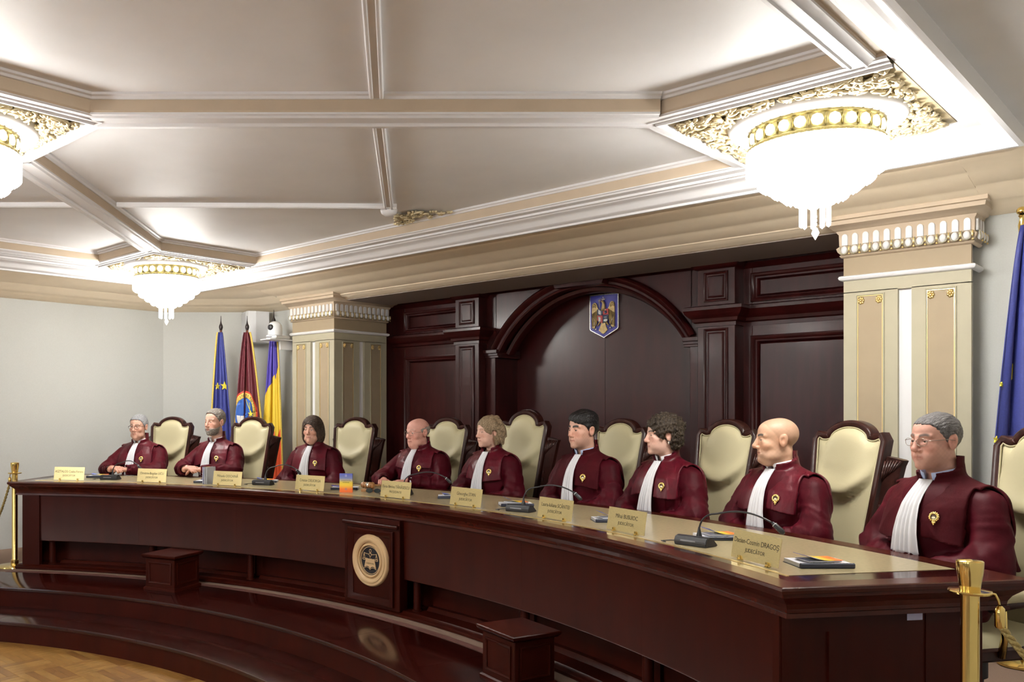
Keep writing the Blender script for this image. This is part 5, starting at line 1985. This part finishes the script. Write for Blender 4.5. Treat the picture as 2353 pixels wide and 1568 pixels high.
def hand(pts, side, pose):
    """hand as a list of capsules (a, b, ra, rb) in body space; pts: wrist, direction, palm normal"""
    w_, d, nrm = [Vector(q) for q in pts]
    d.normalize()
    nrm = (nrm - d * nrm.dot(d)).normalized()
    s = d.cross(nrm).normalized() * side
    out = []
    curl = pose
    out.append((w_ - d * .05, w_ + d * .01, .027, .026))
    for k, o in enumerate((-.026, -.009, .009, .026)):
        out.append((w_ + d * .012 + s * o * .65, w_ + d * .085 + s * o, .0145, .0115))
    for k, (o, L) in enumerate(((-.027, .072), (-.009, .082), (.009, .076), (.026, .060))):
        a = w_ + d * .085 + s * o
        q = d.copy()
        r = .0092
        for j, (f, cu) in enumerate(((.45, curl * .8), (.32, curl * 1.2), (.23, curl * .8))):
            q = (Matrix.Rotation(cu, 3, s * side) @ q) if True else q
            b = a + q * L * f
            out.append((a, b, r, r - .0008))
            a, r = b, r - .0008
    th = w_ + d * .022 - s * .026
    q = (d * .75 - s * .65 + nrm * .25).normalized()
    a = th
    for f, r in ((.042, .0125), (.032, .0100), (.026, .0090)):
        b = a + q * f
        out.append((a, b, r, r - .001))
        a = b
        q = (q + d * .35 + nrm * .2).normalized()
    return out


def person(deg, R, turn, label, h, hairs=(), pose='lap', matte=False, shirt=None, glasses=None, scale=1.0, hyaw=0, hpitch=0, dz=0.0, bl=1.0, wd=1.0, fwd=0.0, extra=None, hroll=0, jw_=1.0):
    root_loc = pol(R, deg, PLAT)
    rz = RAD(deg - 90 + turn)
    nb_body = np.array([0, .030, 1.075])
    hc = np.array([0, -.028 - fwd, 1.256 + dz])
    Rm = rotm(RAD(hyaw), RAD(hpitch), RAD(hroll))
    h = dict(h)
    h['neck'] = tuple(Rm.T @ (nb_body - hc) / h.get('hs', 1.0))
    hs = h.get('hs', 1.0)
    v = h.get('vox', .0029)
    gx, gy, gz, ax = grid((-.108, -.138, -.245), (.108, .140, .140), v)
    P = (gx, gy, gz)
    d, cran, face = head_sdf(P, h)
    V, Q = nets(d, ax)
    colr = head_colour(V, h)
    V = (V * hs) @ Rm.T + hc
    parts_v, parts_q, parts_c = [V], [Q], [colr]
    # arms and hands
    if pose == 'clasp':
        E_ = {1: (.300, -.13, .825), -1: (-.300, -.13, .825)}
        W_ = {1: (.085, -.345, .838), -1: (-.095, -.365, .838)}
    elif pose == 'table':
        E_ = {1: (.285, -.07, .800), -1: (-.300, -.15, .822)}
        W_ = {1: (.12, -.30, .834), -1: (-.11, -.34, .834)}
    else:
        E_ = {1: (.285, -.05, .755), -1: (-.285, -.05, .755)}
        W_ = {1: (.150, -.150, .715), -1: (-.150, -.150, .715)}
    caps = []
    for s in (1, -1):
        w_ = Vector(W_[s])
        if pose == 'clasp':
            hd_ = hand((w_, (-s * .88, -.38, .02), (0, -.1, -1) if s > 0 else (0, .3, -.9)), s, .42 if s > 0 else .35)
            if s < 0:
                hd_ = [(a + Vector((0.01, .012, .016)), b + Vector((0.01, .012, .016)), r, q) for a, b, r, q in hd_]
        elif pose == 'table':
            hd_ = hand((w_, (-s * .55, -.80, .02), (0, 0, -1)), s, .22)
        else:
            hd_ = hand((w_, (-s * .35, -.75, -.25), (0, -.2, -1)), s, .25)
        caps += hd_
        caps.append((Vector(E_[s]), w_ - Vector((0, 0, 0)), .040, .028))
    allp = [c[0] for c in caps] + [c[1] for c in caps]
    hvox = .0036 if pose != 'lap' else .009
    lo = [min(p[i] for p in allp) - .06 for i in range(3)]
    hi = [max(p[i] for p in allp) + .06 for i in range(3)]
    gx, gy, gz, ax = grid(lo, hi, hvox)
    D = np.full((len(ax[0]), len(ax[1]), len(ax[2])), .05, F4)
    for a, b, ra, rb in caps:
        # local evaluation window
        sl = []
        for i in range(3):
            l_, u_ = min(a[i], b[i]) - ra - .03, max(a[i], b[i]) + ra + .03
            i0 = max(0, int((l_ - ax[i][0]) / hvox))
            i1 = min(len(ax[i]), int((u_ - ax[i][0]) / hvox) + 2)
            sl.append(slice(i0, i1))
        sub = (ax[0][sl[0]][:, None, None], ax[1][sl[1]][None, :, None], ax[2][sl[2]][None, None, :])
        D[tuple(sl)] = smin(D[tuple(sl)], cap(sub, a, b, ra, rb), .005)
    V2, Q2 = nets(D, ax)
    c2 = np.tile(np.array(h.get('skin', (.52, .27, .175))), (len(V2), 1)) * np.array([1.0, .90, .88])
    parts_v.append(V2)
    parts_q.append(Q2 + len(V))
    parts_c.append(c2)
    # torso and legs under the robe (coarse)
    gx, gy, gz, ax = grid((-.26, -.58, .06), (.26, .20, 1.12), .024)
    P3 = (gx, gy, gz)
    A3 = (np.abs(gx), gy, gz)
    D = smin(ell(P3, (0, .02, .85), (.155, .10, .26)), ell(P3, (0, .03, .62), (.165, .12, .14)), .06)
    D = smin(D, cap(A3, (0, .03, 1.03), (.16, .025, 1.0), .05), .05)
    D = smin(D, cap(P3, (0, .03, 1.0), (0, .03, 1.10), .05), .03)
    D = smin(D, cap(A3, (.09, .0, .575), (.11, -.40, .575), .075, .06), .05)
    D = smin(D, cap(A3, (.11, -.40, .56), (.11, -.42, .14), .055, .04), .03)
    D = smin(D, cap(A3, (.11, -.42, .12), (.11, -.53, .10), .038, .032), .03)
    V3, Q3 = nets(D, ax)
    parts_v.append(V3)
    parts_q.append(Q3 + len(V) + len(V2))
    parts_c.append(np.tile(np.array((.3, .18, .13)), (len(V3), 1)))
    body = arr_mesh('person', np.concatenate(parts_v), np.concatenate(parts_q), SKIN, np.concatenate(parts_c))
    root = link('person', body, None, root_loc, (0, 0, rz), label=label, category='person', group='judges in maroon robes')
    root.scale = (scale, scale, scale)
    seed = int(deg * 7)
    # eyes
    if h.get('slit', 1) > .4:
        for s in (1, -1):
            p = Rm @ (np.array((s * .0315, -.0735, .0035)) * hs) + hc
            e = link('eye', EYES[h.get('iris', 'brown')], root, tuple(p), (RAD(hpitch), 0, RAD(hyaw + h.get('gaze', 0))))
            e.scale = (hs, hs, hs)
    # hair
    for nm, style, hm in hairs:
        hv = .0032
        gx, gy, gz, ax = grid((-.125, -.135, -.15), (.125, .16, .165), hv)
        Ph = (gx, gy, gz)
        ax_ = np.abs(gx)
        dh, cr, fc = head_sdf(Ph, h) if style['t'] in ('short', 'fringe', 'beard') else (None, ell((ax_, gy, gz), (0, .020, .034), (.0755 * h.get('fw', 1), .097, .083)), None)
        Dh = hair_sdf(Ph, style, cr, fc) + 0 * gx + 0 * gy + 0 * gz
        Vh, Qh = nets(Dh, ax)
        if style['t'] in ('bob', 'wavy', 'curly'):
            Vh, Qh = largest(Vh, Qh)
        Vh = (Vh * hs) @ Rm.T + hc
        link(nm, arr_mesh(nm, Vh, Qh, hm), root)
    # robe
    gx, gy, gz, ax = grid((-.42, -.60, .02), (.42, .26, 1.13), .0100)
    P = (gx, gy, gz)
    A = (np.abs(gx), gy, gz)
    Ps = (gx, gy * F4(1.30 / bl), gz)
    D = cap(Ps, (0, .02, .60), (0, .01, .93), .190 * wd, .170 * wd) * F4(.85)
    D = smin(D, ell(P, (0, -.015, .90), (.175 * wd, .130 * bl, .17)), .05)
    D = smin(D, cap(A, (0, .025, 1.03), (.165 * wd, .025, .995), .066, .064), .05)
    D = smin(D, cap(A, (0, .030, 1.055), (.13, .030, 1.025), .050, .05), .03)
    D = smin(D, cap(A, (.10, .0, .555), (.14, -.40, .555), .105, .10), .05)
    D = smin(D, cap(A, (.12, -.40, .54), (.13, -.42, .13), .10, .12), .05)
    rdg = lambda Q_, f, sd, st: np.clip(1 - np.abs(sn(Q_, f, sd, 4, st)) * F4(1.3), 0, 1) ** 2
    fold = .005 * sn(P, 34, seed, 5, (1, 1, .35)) - .012 * rdg(P, 30, seed + 2, (1, 1, .35))
    D = D + fold * np.clip((1.02 - gz) / .2, 0, 1)
    for s in (1, -1):
        S_ = (s * .198 * wd, .025, .975)
        E2, W2 = E_[s], W_[s]
        dr = Vector(W2) - Vector(E2)
        ua = cap(P, S_, E2, .076, .078)
        cuff = tuple(Vector(W2) - dr.normalized() * (.012 if pose != 'lap' else -.02))
        fa = cap(P, E2, cuff, .072 if pose == 'lap' else .066, .066 if pose == 'lap' else .050)
        # ring folds along the sleeve
        u = Vector(E2) - Vector(S_)
        u.normalize()
        tpar = gx * F4(u.x) + gy * F4(u.y) + gz * F4(u.z)
        ua = ua + (.003 * np.sin(tpar * 70 + 4.5 * sn(P, 24, seed + s, 4)) - .015 * rdg(P, 30, seed + 31 + s, (1, 1, .6)) + .006) * np.clip((1.0 - gz) / .1, 0, 1)
        v_ = dr.normalized()
        tp2 = gx * F4(v_.x) + gy * F4(v_.y) + gz * F4(v_.z)
        fa = fa + .003 * np.sin(tp2 * 80 + 4.5 * sn(P, 24, seed + 5 + s, 4)) - .013 * rdg(P, 36, seed + 41 + s, (1, 1, 1)) + .005
        arm = smin(ua, fa, .045)
        if pose != 'lap':
            # open cuff
            arm = smax(arm, -cap(P, cuff, tuple(Vector(cuff) + dr.normalized() * .06), .038), .006)
        D = smin(D, arm, .022)
    # keep sleeves above the bench top
    if pose != 'lap':
        D = np.where((gy < -.235) & (gz > .60), np.maximum(D, F4(.7815) - gz), D)
        D = np.where((gy < -.215) & (gz > .60) & (gz < .782), np.maximum(D, F4(.004) + 0 * gz), D)
    else:
        D = np.where((gz > .60), np.maximum(D, F4(-.215) - gy), D)
    D = np.maximum(D, gz - F4(1.085))
    Vr, Qr = nets(D, ax)
    link('robe', arr_mesh('robe', Vr, Qr, M_ROBE), root)
    # cape with standing collar
    gx, gy, gz, ax = grid((-.30, -.22, .66), (.30, .27, 1.19), .0060)
    P = (gx, gy, gz)
    axx = np.abs(gx)
    zc = ax[2]
    w_ = (np.interp(zc, CZ_, CWX) * wd).astype(F4)[None, None, :]
    b_ = (np.interp(zc, CZ_, CBY) * bl).astype(F4)[None, None, :]
    rr = np.sqrt((gx / w_) ** 2 + ((gy - F4(.02)) / b_) ** 2)
    wav = .010 * sn((gx, gy, gz * F4(.25)), 30, seed + 9, 4) * np.clip((1.0 - gz) / .25, 0, 1)
    dc = (rr - 1) * np.minimum(w_, b_) * F4(.85) + wav
    dc = smin(dc, cap((axx, gy, gz), (0, .025, 1.03), (.17 * wd, .025, .995), .078, .078), .03)
    dc = smin(dc, cap((axx, gy, gz), (.19 * wd, .025, .985), (.225 * wd, .005, .90), .086, .084), .03)
    dc = smin(dc, cap((axx, gy, gz), (0, .03, 1.075), (.13, .03, 1.03), .062, .060), .02)
    dc = dc - .006 * np.clip(1 - np.abs(sn(P, 26, seed + 77, 4, (1, 1, .45))) * F4(1.4), 0, 1) ** 2 * np.clip((1.03 - gz) / .1, 0, 1)
    shell = np.maximum(dc, -(dc + F4(.011)))
    hemF = h.get('hem', .868) + .010 * np.sin(gx * 18 + seed) - .03 * axx
    front = np.maximum(np.maximum(hemF - gz, axx - F4(.190 * wd) + (gz - F4(.88)) * F4(.10)), gy - F4(.035))
    back = np.maximum(np.maximum(.72 - gz, F4(.045) - gy), axx - F4(.275 * wd))
    top = np.maximum(np.maximum(F4(.985) - gz, axx - F4(.200 * wd)), F4(-.02) - gy)
    keep = np.minimum(np.minimum(front, back), top)
    gap = np.interp(zc, [.70, .80, 1.0, 1.09, 1.2], [.058, .052, .036, .026, .024]).astype(F4)[None, None, :] * F4(jw_)
    opening = np.maximum(axx - gap, gy - F4(-.01))
    cape = np.maximum(np.maximum(shell, keep), -opening)
    hole = cap(P, (0, .022, 1.0), (0, -.02, 1.25), h.get('nr', .054) + .014, h.get('nr', .054) + .018)
    cape = np.maximum(cape, -hole)
    # collar
    cr_ = F4(h.get('nr', .054) + .027)
    cyy = F4(.020) - (gz - F4(1.07)) * F4(.30)
    rc = np.sqrt((gx / cr_) ** 2 + ((gy - cyy) / (cr_ + F4(.004))) ** 2)
    col = np.abs(rc - 1) * cr_ - F4(.0065)
    col = np.maximum(col, np.maximum(F4(1.040) - gz, gz - F4(1.136) - np.clip(gy, -.08, .1) * F4(.26)))
    col = np.maximum(col, -np.maximum(axx - F4(.030) - np.clip((gz - F4(1.06)) * F4(.30), 0, 1), gy))
    cape = smin(cape, col, .010)
    Vc, Qc = nets(cape, ax)
    link('cape', arr_mesh('cape', Vc, Qc, M_CREPE if matte else M_SATIN), root)
    # jabot
    n, m = 42, 30
    vs = []
    rg = random.Random(seed)
    ph = rg.uniform(0, 6)
    for j in range(m + 1):
        t = j / m
        z = 1.088 - t * .318
        hwj = (.027 + .031 * t ** 1.1) * jw_
        for i in range(n + 1):
            s = -1 + 2 * i / n
            x = s * hwj + .006 * t * math.sin(3 * t + ph)
            amp = .0012 + .0055 * t
            y = float(front_y(x, max(z, .78), bl, wd)) - .011 - amp * (1 + math.sin(s * 16 + ph + 1.2 * t * math.sin(5 * s))) - .004 * math.sin(t * 3) + .006 * abs(s) ** 4
            zz = z + (.006 * math.sin(s * 16 + ph) if j == m else 0)
            vs.append((x, y, zz))
    fs = []
    for j in range(m):
        for i in range(n):
            a = j * (n + 1) + i
            fs.append((a, a + 1, a + n + 2, a + n + 1))
    jb = MB().add(vs, fs).mesh('jabot', M_JABOT, True, fix=False)
    o = link('jabot', jb, root)
    o.modifiers.new('t', 'SOLIDIFY').thickness = .0025
    # shirt collar
    if shirt:
        b = MB()
        vs, fs = [], []
        N = 40
        for i in range(N + 1):
            a = RAD(-90 + 14 + (360 - 28) * i / N)
            rx, ry = h.get('nr', .054) + .0105, h.get('nr', .054) + .013
            fr_ = (1 - math.sin(a)) / 2
            for dr_, z in ((0, 1.075), (.002, 1.134 - .022 * fr_ ** 3), (.006, 1.138 - .026 * fr_ ** 3), (.008, 1.085 - .016 * fr_)):
                vs.append(((rx + dr_) * math.cos(a), (.020 + (ry + dr_) * math.sin(a) - (z - 1.07) * .30), z + .004))
        for i in range(N):
            for k in range(3):
                fs.append((i * 4 + k, (i + 1) * 4 + k, (i + 1) * 4 + k + 1, i * 4 + k + 1))
        o = link('shirt_collar', b.add(vs, fs).mesh('shirt_collar', shirt, True), root)
        o.modifiers.new('t', 'SOLIDIFY').thickness = .002
    if pose != 'lap':
        for s in (1, -1):
            dr = (Vector(W_[s]) - Vector(E_[s])).normalized()
            c0 = Vector(W_[s]) - dr * .03
            MB().tube([c0, c0 + dr * .028], [.041, .040], 18, False).build('shirt_cuff', M_SHIRT, root, True)
    # badge on the left breast
    bx, bz = .105 * wd, .935
    by = float(front_y(bx, bz, bl, wd)) - .012
    sl_ = (float(front_y(bx + .02, bz, bl, wd)) - float(front_y(bx - .02, bz, bl, wd))) / .04
    bdg = empty('badge', (bx, by, bz))
    bdg.parent = root
    bdg.rotation_euler = (-.16, 0, math.atan(sl_))
    b = MB()
    for k in range(14):
        a = 2 * PI * k / 14
        b.ellipsoid((.0175 * math.cos(a), 0, .0175 * math.sin(a) + .003), (.0055, .003, .0055), 6, 4)
    b.tube([(.0145 * math.cos(2 * PI * k / 18), -.002, .0145 * math.sin(2 * PI * k / 18) + .003) for k in range(19)], .0030, 5, False)
    b.ellipsoid((0, 0, -.020), (.010, .003, .008), 8, 5).ellipsoid((0, 0, -.029), (.004, .003, .006), 6, 4)
    b.build('badge_rim', M_BRASS, bdg, True)
    MB().ellipsoid((0, .001, .003), (.013, .0025, .013), 12, 6).build('badge_field', mat('badge_dark', (.10, .05, .02), .4), bdg, True)
    MB().ellipsoid((0, -.002, -.002), (.009, .002, .006), 10, 5).build('badge_book', mat('badge_ivory', (.85, .75, .5), .4), bdg, True)
    # glasses
    if glasses:
        gm, rr_, top_only = glasses
        g = empty('glasses', tuple(hc), 0)
        g.parent = root
        g.rotation_euler = Matrix(Rm.tolist()).to_euler()
        g.scale = (hs, hs, hs)
        for s in (1, -1):
            pts = [(s * (.033 + .0235 * math.cos(t)), -.1045 + .007 * abs(math.cos(t)) * (1 if math.cos(t) > 0 else -.2), .002 + .0165 * math.copysign(abs(math.sin(t)) ** .75, math.sin(t))) for t in [2 * PI * k / 22 for k in range(23)]]
            rim = MB().tube(pts, rr_, 6, False)
            rim.build('rim', gm, g, True)
            if top_only:
                MB().tube([q for q in pts[1:11]], rr_ * 1.9, 6).build('brow_bar', gm, g, True)
            MB().tube([(s * .0565, -.098, .008), (s * .070, -.085, .009), (s * .082, -.01, .010), (s * .084, .022, .004), (s * .082, .034, -.012)], max(.0013, rr_), 6).build('temple', gm, g, True)
        MB().tube([(-.0105, -.1065, .006), (0, -.1085, .009), (.0105, -.1065, .006)], max(.0013, rr_), 6).build('bridge', gm, g, True)
    if extra:
        extra(root, Rm, hc, hs)
    return root

# ------------------------------------------------------------------ the nine judges
LINE_M = ([-.12, -.085, -.062, -.048, -.030, -.010, .000, .020, .040, .060, .12], [.088, .080, .074, .052, .030, .004, -.012, .012, -.030, -.052, -.060])
LINE_R = ([-.12, -.085, -.062, -.048, -.030, -.010, .000, .020, .040, .060, .12], [.100, .094, .085, .060, .038, .010, -.008, .012, -.030, -.055, -.062])
LINE_F = ([-.12, -.03, -.012, .004, .02, .035, .06, .12], [.05, .03, .000, -.012, .008, -.025, -.050, -.055])
HI_F = ([-.12, -.03, 0, .04, .08, .12], [.03, .030, .036, .045, .050, .050])
H_GREY = hair_mat('short_grey_hair', (.33, .33, .34), (.16, .16, .17))
H_SALT = hair_mat('grey_brown_hair', (.26, .23, .20), (.12, .10, .09))
H_BEARD = hair_mat('grey_beard', (.36, .33, .30), (.18, .16, .14))
H_BOB = hair_mat('dark_brown_hair', (.075, .045, .030), (.030, .018, .012))
H_WHITE = hair_mat('pale_fringe_hair', (.45, .40, .35), (.30, .25, .22))
H_FAIR = hair_mat('fair_brown_hair', (.36, .26, .16), (.17, .12, .07))
H_BLACK = hair_mat('black_hair', (.018, .016, .017), (.007, .006, .006), .35)
H_CURL = hair_mat('dark_curly_hair', (.055, .038, .024), (.018, .012, .008))
H_DARKG = hair_mat('dark_grey_hair', (.15, .14, .14), (.065, .06, .06))
G_DARK = mat('dark_spectacle_frame', (.02, .02, .022), .3)
G_THIN = mat('thin_metal_frame', (.35, .30, .26), .25, metal=.9)
S_A, S_B, S_C = (.55, .315, .235), (.57, .33, .25), (.50, .27, .20)


def earring(root, Rm, hc, hs):
    for s in (1, -1):
        p = Rm @ (np.array((s * .079, .010, -.042)) * hs) + hc
        MB().ellipsoid((0, 0, 0), (.0045, .0045, .0045), 10, 8).ellipsoid((0, 0, -.008), (.003, .003, .004), 8, 6).build('earring', mat('pearl', (.85, .82, .78), .15), root, True, loc=tuple(p))


def bow(root, Rm, hc, hs):
    MB().ellipsoid((0, -.066, 1.093), (.016, .010, .014), 10, 8).ellipsoid((0.002, -.075, 1.075), (.010, .008, .016), 8, 6).build('tie_knot', mat('dark_tie', (.05, .02, .025), .6), root, True)


PR = 6.83
person(121.6, PR - .01, -4, 'man with short grey hair and black-rimmed glasses, hands clasped, leftmost judge', dict(vox=.0033, skin=S_A, fw=1.03, jw=1.04, jowl=1, ns=1.05, stubble=.15, x=0, brow=.5, hs=.99), [('hair', dict(t='short', seed=3, line=LINE_M, th=.008, top=.008), H_GREY)], 'clasp', shirt=M_SHIRT, glasses=(G_DARK, .0013, True), hyaw=6, hpitch=3, wd=1.04, dz=-.005)
person(114.3, PR - .01, -4, 'man with grey hair and trimmed grey beard, hands clasped', dict(vox=.0033, skin=S_B, fw=.99, jw=.98, ns=1.05, brow=.45, browc=(.2, .16, .13), hs=1.02, stubble=.55, stubc=(.30, .27, .25)), [('hair', dict(t='short', seed=5, line=LINE_R, th=.007, top=.010), H_SALT), ('beard', dict(t='beard'), H_BEARD)], 'clasp', shirt=M_SHIRT, hyaw=-8, hpitch=2, dz=.02, scale=1.02)
person(105.0, PR, 4, 'woman with a straight dark brown bob, facing forward', dict(vox=.0033, skin=S_A, fw=.99, jw=.96, ns=.9, jowl=1, brow=.8, browc=(.08, .05, .035), bt=.8, nr=.048, lip=(.42, .13, .12), hs=.97), [('hair', dict(t='bob', part=-.012), H_BOB)], 'lap', hyaw=8, hpitch=2, dz=-.020, wd=.97)
person(95.0, PR - .01, 0, 'bald man with thin glasses left of the centre chair, arms on the bench', dict(vox=.0033, hem=.93, skin=(.58, .30, .24), fw=1.03, jw=1.06, jowl=1, ns=1.1, brow=.3, browc=(.35, .25, .2), nr=.060, hs=1.02), [('hair', dict(t='fringe', seed=4, line=LINE_F, hi=HI_F), H_WHITE)], 'table', glasses=(G_THIN, .0010, False), hyaw=-10, hpitch=4, dz=-.030, wd=1.04)
person(88.7, PR, 0, 'woman with fair wavy hair and closed eyes before the tall crested chair', dict(skin=(.60, .37, .29), fw=.95, jw=.90, ns=.95, slit=.15, brow=.35, browc=(.3, .2, .13), nr=.046, lip=(.45, .17, .15), hs=.98), [('hair', dict(t='wavy'), H_FAIR)], 'lap', hyaw=-16, hpitch=4, dz=-.010, wd=.92, bl=.95)
person(80.9, PR, 0, 'man with swept black hair and pale blue collar, right of centre', dict(skin=S_A, fw=1.0, jw=1.04, ns=1.05, stubble=.30, brow=1.0, browc=(.02, .017, .016), bt=1.15, nr=.060, hs=1.03), [('hair', dict(t='short', seed=9, line=LINE_M, th=.011, top=.018, swoop=.030), H_BLACK)], 'lap', matte=True, shirt=M_SHIRTB, hyaw=-6, hpitch=2, dz=.0, wd=1.05, scale=1.012)
person(74.9, PR, 0, 'woman with dark curly hair and a pearl earring, looking left', dict(skin=(.62, .39, .31), fw=.95, jw=.92, ns=.95, brow=.85, browc=(.06, .04, .03), bt=.75, nr=.050, lip=(.46, .15, .14), hs=1.0), [('hair', dict(t='curly'), H_CURL)], 'lap', matte=False, shirt=M_SHIRT, hyaw=-26, hpitch=2, dz=-.005, wd=.98, extra=earring)
person(67.5, PR, 0, 'man with a shaved bald head and dark bow knot, looking left', dict(skin=(.55, .33, .22), fw=1.02, jw=1.05, ns=1.12, jowl=1, stubble=.35, stubc=(.25, .17, .13), brow=.9, browc=(.04, .03, .025), nr=.062, hs=1.04, buzz=(LINE_R, (.22, .14, .09), .35)), [], 'lap', shirt=M_SHIRT, hyaw=-30, hpitch=2, dz=-.010, wd=1.06, extra=bow, jw_=1.15)
person(59.3, PR, 2, 'man with short grey hair and thin glasses, nearest the camera at right', dict(hem=.835, skin=(.50, .27, .21), fw=1.0, jw=1.03, ns=1.08, stubble=.2, brow=.6, browc=(.1, .08, .07), nr=.060, hs=1.02), [('hair', dict(t='short', seed=21, line=LINE_M, th=.005, top=.004, amp=.0012), H_DARKG)], 'lap', matte=True, shirt=M_SHIRTB, glasses=(G_THIN, .0010, False), hyaw=-2, hpitch=3, dz=.0, scale=1.012, wd=1.08, bl=1.08, jw_=1.25)
